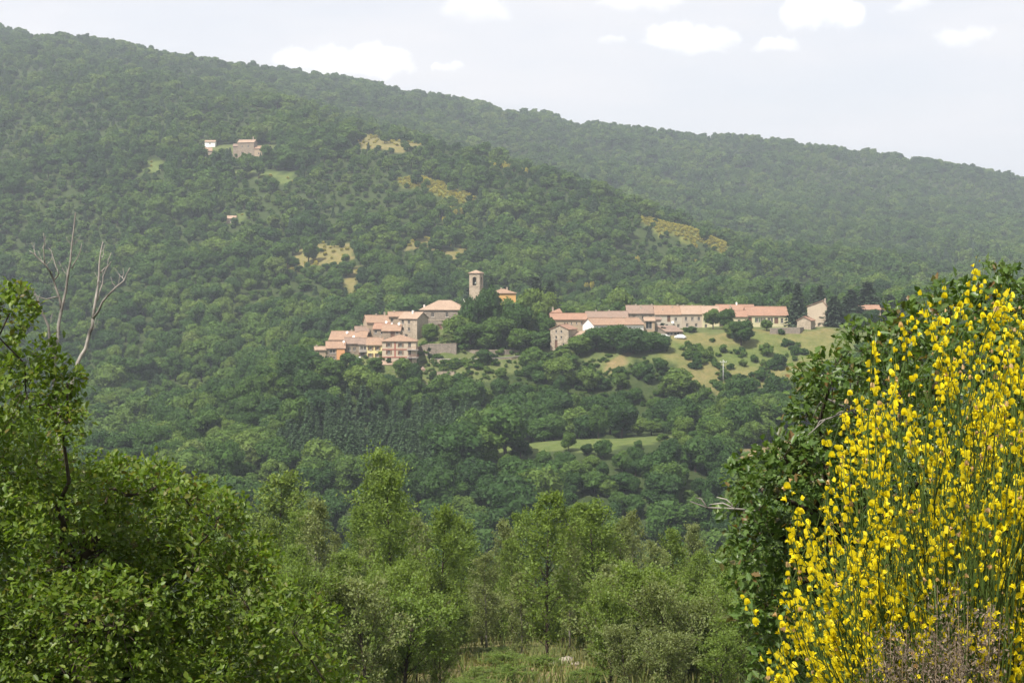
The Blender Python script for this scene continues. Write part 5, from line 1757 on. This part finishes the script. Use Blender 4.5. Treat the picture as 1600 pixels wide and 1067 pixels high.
oak('oak_tree', 'leafy green oak tree filling the lower left corner of the view', (-3.6, 15.5, ground(-3.6, 15.5)), P(120, 1010, 15.5), LEFT_BLOBS + [(150, 1110, 120), (300, 1120, 110), (430, 1110, 80), (40, 1120, 130), (290, 780, 45), (400, 870, 40), (90, 790, 80), (180, 980, 90), (190, 870, 70), (300, 900, 70), (130, 960, 80), (90, 1060, 80)], 15.5, 1.4, .066, 3.6, 'oak', 'bark', .16, 11)
oak('oak_tree', 'dark green oak shrub behind the yellow flowering broom', (3.2, 9.5, ground(3.2, 9.5)), P(1480, 900, 9.5), RIGHT_BLOBS, 9.3, .8, .054, 4.4, 'oak2', 'bark', .09, 12,
    twigs_extra=[([(1200, 800, 9.2), (1150, 795, 9.1), (1105, 793, 9.0), (1078, 783, 9.0)], .008, [(1, -.14, .02), (2, -.06, .05), (1, -.1, .06)]),
                 ([(1380, 690, 9.0), (1330, 640, 8.8), (1290, 622, 8.8), (1272, 600, 8.8)], .008, [(1, -.12, -.07), (2, -.06, -.1), (1, .0, .16)]),
                 ([(1380, 640, 8.8), (1335, 640, 8.6), (1290, 655, 8.6), (1262, 680, 8.6)], .006, [(1, -.1, .03), (2, -.05, -.06)])])


# dead tree behind the left oak
def dead_tree():
    d = 17.5
    x, y, z = P(85, 640, d)
    zg = ground(x, y)
    root = link('dead_tree', None, None, (x, y, zg))
    tag(root, 'bare grey dead tree with forked leafless limbs above the left oak', 'tree')
    b = np.array([x, y, zg])
    rs = random.Random(4)

    def path(pts, r0, r1, nm):
        q = [np.array(P(px, py, d + dd)) - b for px, py, dd in pts]
        sub = []
        for i in range(len(q) - 1):
            for t in (0, .5):
                p = q[i] * (1 - t) + q[i + 1] * t
                if t:
                    p = p + np.array([rs.uniform(-.012, .012), 0, rs.uniform(-.01, .01)])
                sub.append(tuple(p))
        sub.append(tuple(q[-1]))
        mb = MB()
        mb.tube(sub, list(np.linspace(r0 * .62, r1 * .55, len(sub))), 7)
        return mb.obj(nm, 'dead', root, True)

    mb = MB()
    top = np.array(P(86, 600, d)) - b
    mid = np.array(P(95, 700, d)) - b
    mb.tube([(0.1, 0, -.4), (.08, 0, top[2] * .4), tuple(mid), tuple(top)], [.10, .07, .035, .026], 8)
    mb.obj('trunk', 'dead', root, True)
    path([(86, 602, 0), (84, 570, 0), (90, 530, .05), (97, 480, .1), (106, 430, .1), (112, 385, .1), (118, 332, .1)], .042, .010, 'limb')
    path([(83, 562, 0), (76, 510, -.05), (62, 478, -.1), (50, 450, -.1)], .030, .008, 'limb')
    path([(96, 484, .1), (91, 460, .1), (84, 438, .1), (72, 415, 0), (58, 402, 0), (46, 392, 0)], .024, .007, 'limb')
    path([(84, 438, .1), (92, 428, .15), (82, 400, .2), (76, 388, .2)], .014, .006, 'branch')
    path([(70, 412, 0), (68, 390, 0), (68, 364, 0)], .012, .005, 'branch')
    path([(92, 464, .1), (72, 468, 0), (50, 460, 0), (40, 450, 0)], .014, .006, 'branch')
    path([(112, 420, .1), (120, 405, .1), (128, 380, .1)], .012, .005, 'branch')
    path([(106, 640, 0), (122, 566, .2), (134, 545, .2), (140, 520, .2), (145, 498, .2)], .036, .030, 'limb')
    path([(145, 500, .2), (150, 465, .25), (155, 430, .3), (156, 405, .3), (161, 377, .3)], .028, .009, 'limb')
    path([(145, 498, .2), (160, 472, .1), (180, 450, .1), (194, 438, .1), (203, 418, .1)], .022, .006, 'limb')
    path([(152, 470, .25), (160, 445, .3), (166, 420, .3), (174, 408, .3)], .014, .005, 'branch')
    path([(155, 428, .3), (168, 416, .35), (174, 395, .35)], .012, .005, 'branch')
    for (px, py, dd) in [(112, 385, .1), (106, 430, .1), (62, 478, -.1), (58, 402, 0), (72, 415, 0), (150, 465, .25), (156, 405, .3), (180, 450, .1), (194, 438, .1), (160, 445, .3), (97, 480, .1), (68, 390, 0), (140, 520, .2), (76, 510, -.05)]:
        for k in range(2):
            a = rs.uniform(-1, 1)
            path([(px, py, dd), (px + a * 7, py - 7, dd + .05), (px + a * 13 + rs.uniform(-3, 3), py - rs.uniform(14, 24), dd + .1)], .006, .003, 'twig')


dead_tree()

# ------------------------------------------------------------------ broom in flower
FL_V = [(0, 0, 0)]
FL_F = []


def flower_template():
    V, Fc = [], []

    def petal(pts):
        o = len(V)
        V.extend(pts)
        n = len(pts)
        # fan from first point in quads
        for i in range(1, n - 2, 2):
            Fc.append((o, o + i, o + i + 1, o + i + 2))

    def cup(w, h, tilt, y0, depth, n=8):
        """rounded petal rising along +x, spread along y, cupped in z"""
        pts = [(0, y0, 0)]
        for k in range(n + 1):
            a = math.pi * (k / n) - math.pi / 2
            rr = 1.0 - .26 * math.exp(-((k - n / 2) ** 2) / 1.2)
            x = h * (.52 + .48 * math.cos(a) * rr)
            if k in (0, n):
                x = h * .35
            y = y0 + w * math.sin(a)
            pts.append((x * math.cos(tilt) - 0, y, x * math.sin(tilt) + depth * (abs(math.sin(a)) ** 2)))
        petal(pts)

    cup(.44, 1.0, 1.0, 0.0, -.34)           # standard, stands up
    cup(.17, .85, .25, -.14, .14, 6)         # wings
    cup(.17, .85, .25, .14, .14, 6)
    cup(.13, .92, -.12, 0.0, .2, 6)          # keel
    return V, Fc


FL_V, FL_F = flower_template()
BUD_V = [(0, 0, 0), (.5, -.16, .1), (1, 0, .12), (.5, .16, .1), (.5, 0, -.12)]
BUD_F = [(0, 1, 2, 3), (0, 4, 2, 1), (0, 3, 2, 4)]
BROOM_POLY = [(1195, 1030), (1238, 800), (1290, 735), (1330, 600), (1362, 500), (1440, 452), (1528, 392), (1560, 440), (1720, 430), (1760, 1200), (1195, 1200)]


def broom():
    r = np.random.default_rng(21)
    d0 = 4.3
    bx, by, _ = P(1560, 1400, d0)
    base = np.array([bx, by, ground(bx, by)])
    root = link('broom_bush', None, None, base)
    tag(root, 'tall broom bush covered in bright yellow flowers on the right', 'bush')
    tips = []
    fixed = [(1528, 398), (1535, 418), (1441, 458), (1448, 475), (1370, 520), (1392, 512), (1362, 530), (1580, 455), (1572, 470), (1240, 790), (1252, 800), (1232, 830), (1190, 1020), (1205, 1010), (1222, 960),
             (1330, 605), (1345, 620), (1420, 500), (1410, 490), (1470, 490), (1460, 520), (1590, 500), (1550, 530), (1500, 540), (1290, 735), (1310, 720)]
    for (a, b) in fixed:
        tips.append((a, b))
    while len(tips) < 650:
        a, b = r.uniform(1190, 1720), r.uniform(430, 1180)
        if inpoly(np.array([a]), np.array([b]), BROOM_POLY)[0]:
            # thinner towards the top outline
            if b < 570 and r.random() < .62:
                continue
            tips.append((a, b))
    sb = MB()
    O, X, N, L = [], [], [], []
    BO, BX, BN, BL = [], [], [], []
    WO, WX, WN, WL = [], [], [], []
    def raceme(tip, ax, nf, span):
        ph = r.uniform(0, 6.28)
        for k in range(nf):
            t = (k + r.random() * .6) / nf
            c = tip - ax * span * (1 - t)
            an = ph + k * 2.4 + r.normal() * .3
            side = unit(np.array([math.cos(an), math.sin(an), 0.0]) - ax * (ax[0] * math.cos(an) + ax[1] * math.sin(an)))
            dirn = unit(side * .85 + ax * .45)
            ped = c + dirn * .007
            upv = unit(ax + r.normal(size=3) * .25)
            tgt = (WO, WX, WN, WL) if r.random() < .07 else (O, X, N, L)
            if t > .86 and r.random() < .7:
                tgt = (BO, BX, BN, BL)
                dirn = unit(ax + side * .5)
            tgt[0].append(ped)
            tgt[1].append(dirn)
            tgt[2].append(upv)
            tgt[3].append(r.uniform(.0112, .0205))

    for (a, b) in tips:
        d = d0 + r.uniform(-.5, .65)
        tip = np.array(P(a, b, d))
        fx = 1510 + (a - 1510) * .42
        low = np.array(P(fx, 1330, d0 + (d - d0) * .6))
        q = np.array([base[0] + (low[0] - base[0]) * .35, base[1] + (low[1] - base[1]) * .35, base[2]])
        ln = np.linalg.norm(tip - low)
        bend = r.normal(size=3) * ln * .06
        pts = [q, low]
        for t in (.3, .55, .8, 1.0):
            pts.append(low + (tip - low) * t + bend * math.sin(math.pi * t) + np.array([0, 0, 0]))
        # rush-like shoots straighten upwards at their ends
        lead = np.array([(tip - low)[0] * .12, r.normal() * .01, .0])
        pts[-2] = pts[-2] + lead * .25
        r0 = r.uniform(.0012, .0021)
        loc = [tuple(p - base) for p in pts]
        sb.tube(loc, [r0 * 1.7, r0 * 1.5, r0 * 1.25, r0 * 1.1, r0 * .9, r0 * .5], 4)
        ax = unit(pts[-1] - pts[-3])
        # side shoots without flowers
        for k in range(r.integers(1, 4)):
            u = r.uniform(.25, .9)
            s0 = low + (tip - low) * u + bend * math.sin(math.pi * u)
            e = s0 + unit(ax + r.normal(size=3) * .22) * r.uniform(.1, .28)
            sb.tube([tuple(s0 - base), tuple((s0 + e) / 2 - base + r.normal(size=3) * .004), tuple(e - base)], [r0 * .9, r0 * .75, r0 * .4], 3)
            if r.random() < .36:
                raceme(e, unit(e - s0), int(r.integers(3, 8)), r.uniform(.05, .12))
        if r.random() < .16:
            continue
        raceme(tip, ax, int(r.integers(6, 14)), r.uniform(.08, .22))
    so = sb.obj('stems', 'stem', root)
    so['kind'] = 'stuff'

    def arr(O, X, N, L):
        O, X, N, L = np.array(O), np.array(X), np.array(N), np.array(L)
        x, y, z = frames(X, N)
        return O, x, y, z, L

    O, X, Y, Z, L = arr(O, X, N, L)
    pick = nearest_seen(O, 16, 300, 5)
    mk = np.zeros(len(O), bool)
    mk[pick] = True
    fm = np_mesh('flower', np.array(FL_V), np.array(FL_F), 'petal', True)
    leaf_objects(root, 'flower', fm, O, X, Y, Z, L, pick)
    V, Q = stamp(FL_V, FL_F, O[~mk] - base, X[~mk], Y[~mk], Z[~mk], L[~mk])
    fo = link('blossoms', np_mesh('blossoms', V, Q, 'petal', True), root)
    fo['kind'] = 'stuff'
    print('flowers', len(O))
    for (A, nm, mat, tv, tf, sc) in (((BO, BX, BN, BL), 'buds', 'petal', BUD_V, BUD_F, .6), ((WO, WX, WN, WL), 'withered_blossoms', 'withered', FL_V, FL_F, .8)):
        O, X, Y, Z, L = arr(*A)
        V, Q = stamp(tv, tf, O - base, X, Y, Z, L * sc)
        o = link(nm, np_mesh(nm, V, Q, mat), root)
        o['kind'] = 'stuff'


broom()


def dry_weed(label, px, ytop, d, hm, n, wide, seed):
    r = np.random.default_rng(seed)
    x, y, zt = P(px, ytop, d)
    zg = ground(x, y)
    root = link('dry_weed', None, None, (x, y, zg))
    tag(root, label, 'weed')
    H = zt - zg
    sb = MB()
    O, X = [], []
    for k in range(n):
        lean = r.normal(size=2) * wide
        top = np.array([lean[0], lean[1], H - r.uniform(0, .16)])
        b0 = np.array([lean[0] * .3, lean[1] * .3, -.1])
        mid = (top + b0) / 2 + r.normal(size=3) * .01
        sb.tube([tuple(b0), tuple(mid), tuple(top)], [.0013, .0011, .0006], 4)
        m = 620
        t = 1 - hm / H * r.random(m) ** .8
        p = b0 + (top - b0) * t[:, None]
        O.append(p + r.normal(size=(m, 3)) * np.array([.014, .014, .01]))
        X.append(r.normal(size=(m, 3)) * .8 + np.array([0, 0, .8]))
    sb.obj('stalks', 'straw', root)['kind'] = 'stuff'
    O, X = np.concatenate(O), np.concatenate(X)
    x_, y_, z_ = frames(X, r.normal(size=X.shape))
    V, Q = stamp([(0, 0, 0), (.4, -.16, .03), (1, 0, 0), (.45, .16, .04)], RHOMB_F, O, x_, y_, z_, r.uniform(.005, .012, len(O)))
    o = link('seed_plumes', np_mesh('seed_plumes', V, Q, 'plume'), root)
    o['kind'] = 'stuff'


dry_weed('large brown dry seed plume in front of the broom', 1500, 885, 3.2, .36, 10, .045, 31)
dry_weed('small brown dry seed stalk left of the large plume', 1398, 960, 3.4, .25, 7, .02, 32)
dry_weed('dry brown grass clump low in front of the broom, right of the large plume', 1560, 980, 3.1, .3, 4, .04, 33)
dry_weed('dry brown seed stalks between the large plume and the small stalk', 1455, 985, 3.2, .25, 8, .03, 34)


# ------------------------------------------------------------------ air
mb = MB()
mb.box(-7600, 7600, -300, 9500, -140, 375)
hz, t = new_mat('haze_air')
pv = t.n('ShaderNodeVolumePrincipled', ins={'Color': (0.79, 0.885, 1.0, 1), 'Density': 0.000155, 'Anisotropy': 0.2, 'Density Attribute': '', 'Temperature Attribute': ''})
ot = t.n('ShaderNodeOutputMaterial')
t.t.links.new(pv.outputs[0], ot.inputs['Volume'])
hz.cycles.homogeneous_volume = True
o = mb.obj('haze', hz)
o['kind'] = 'stuff'
o['label'] = 'thin summer haze hanging over the hills'
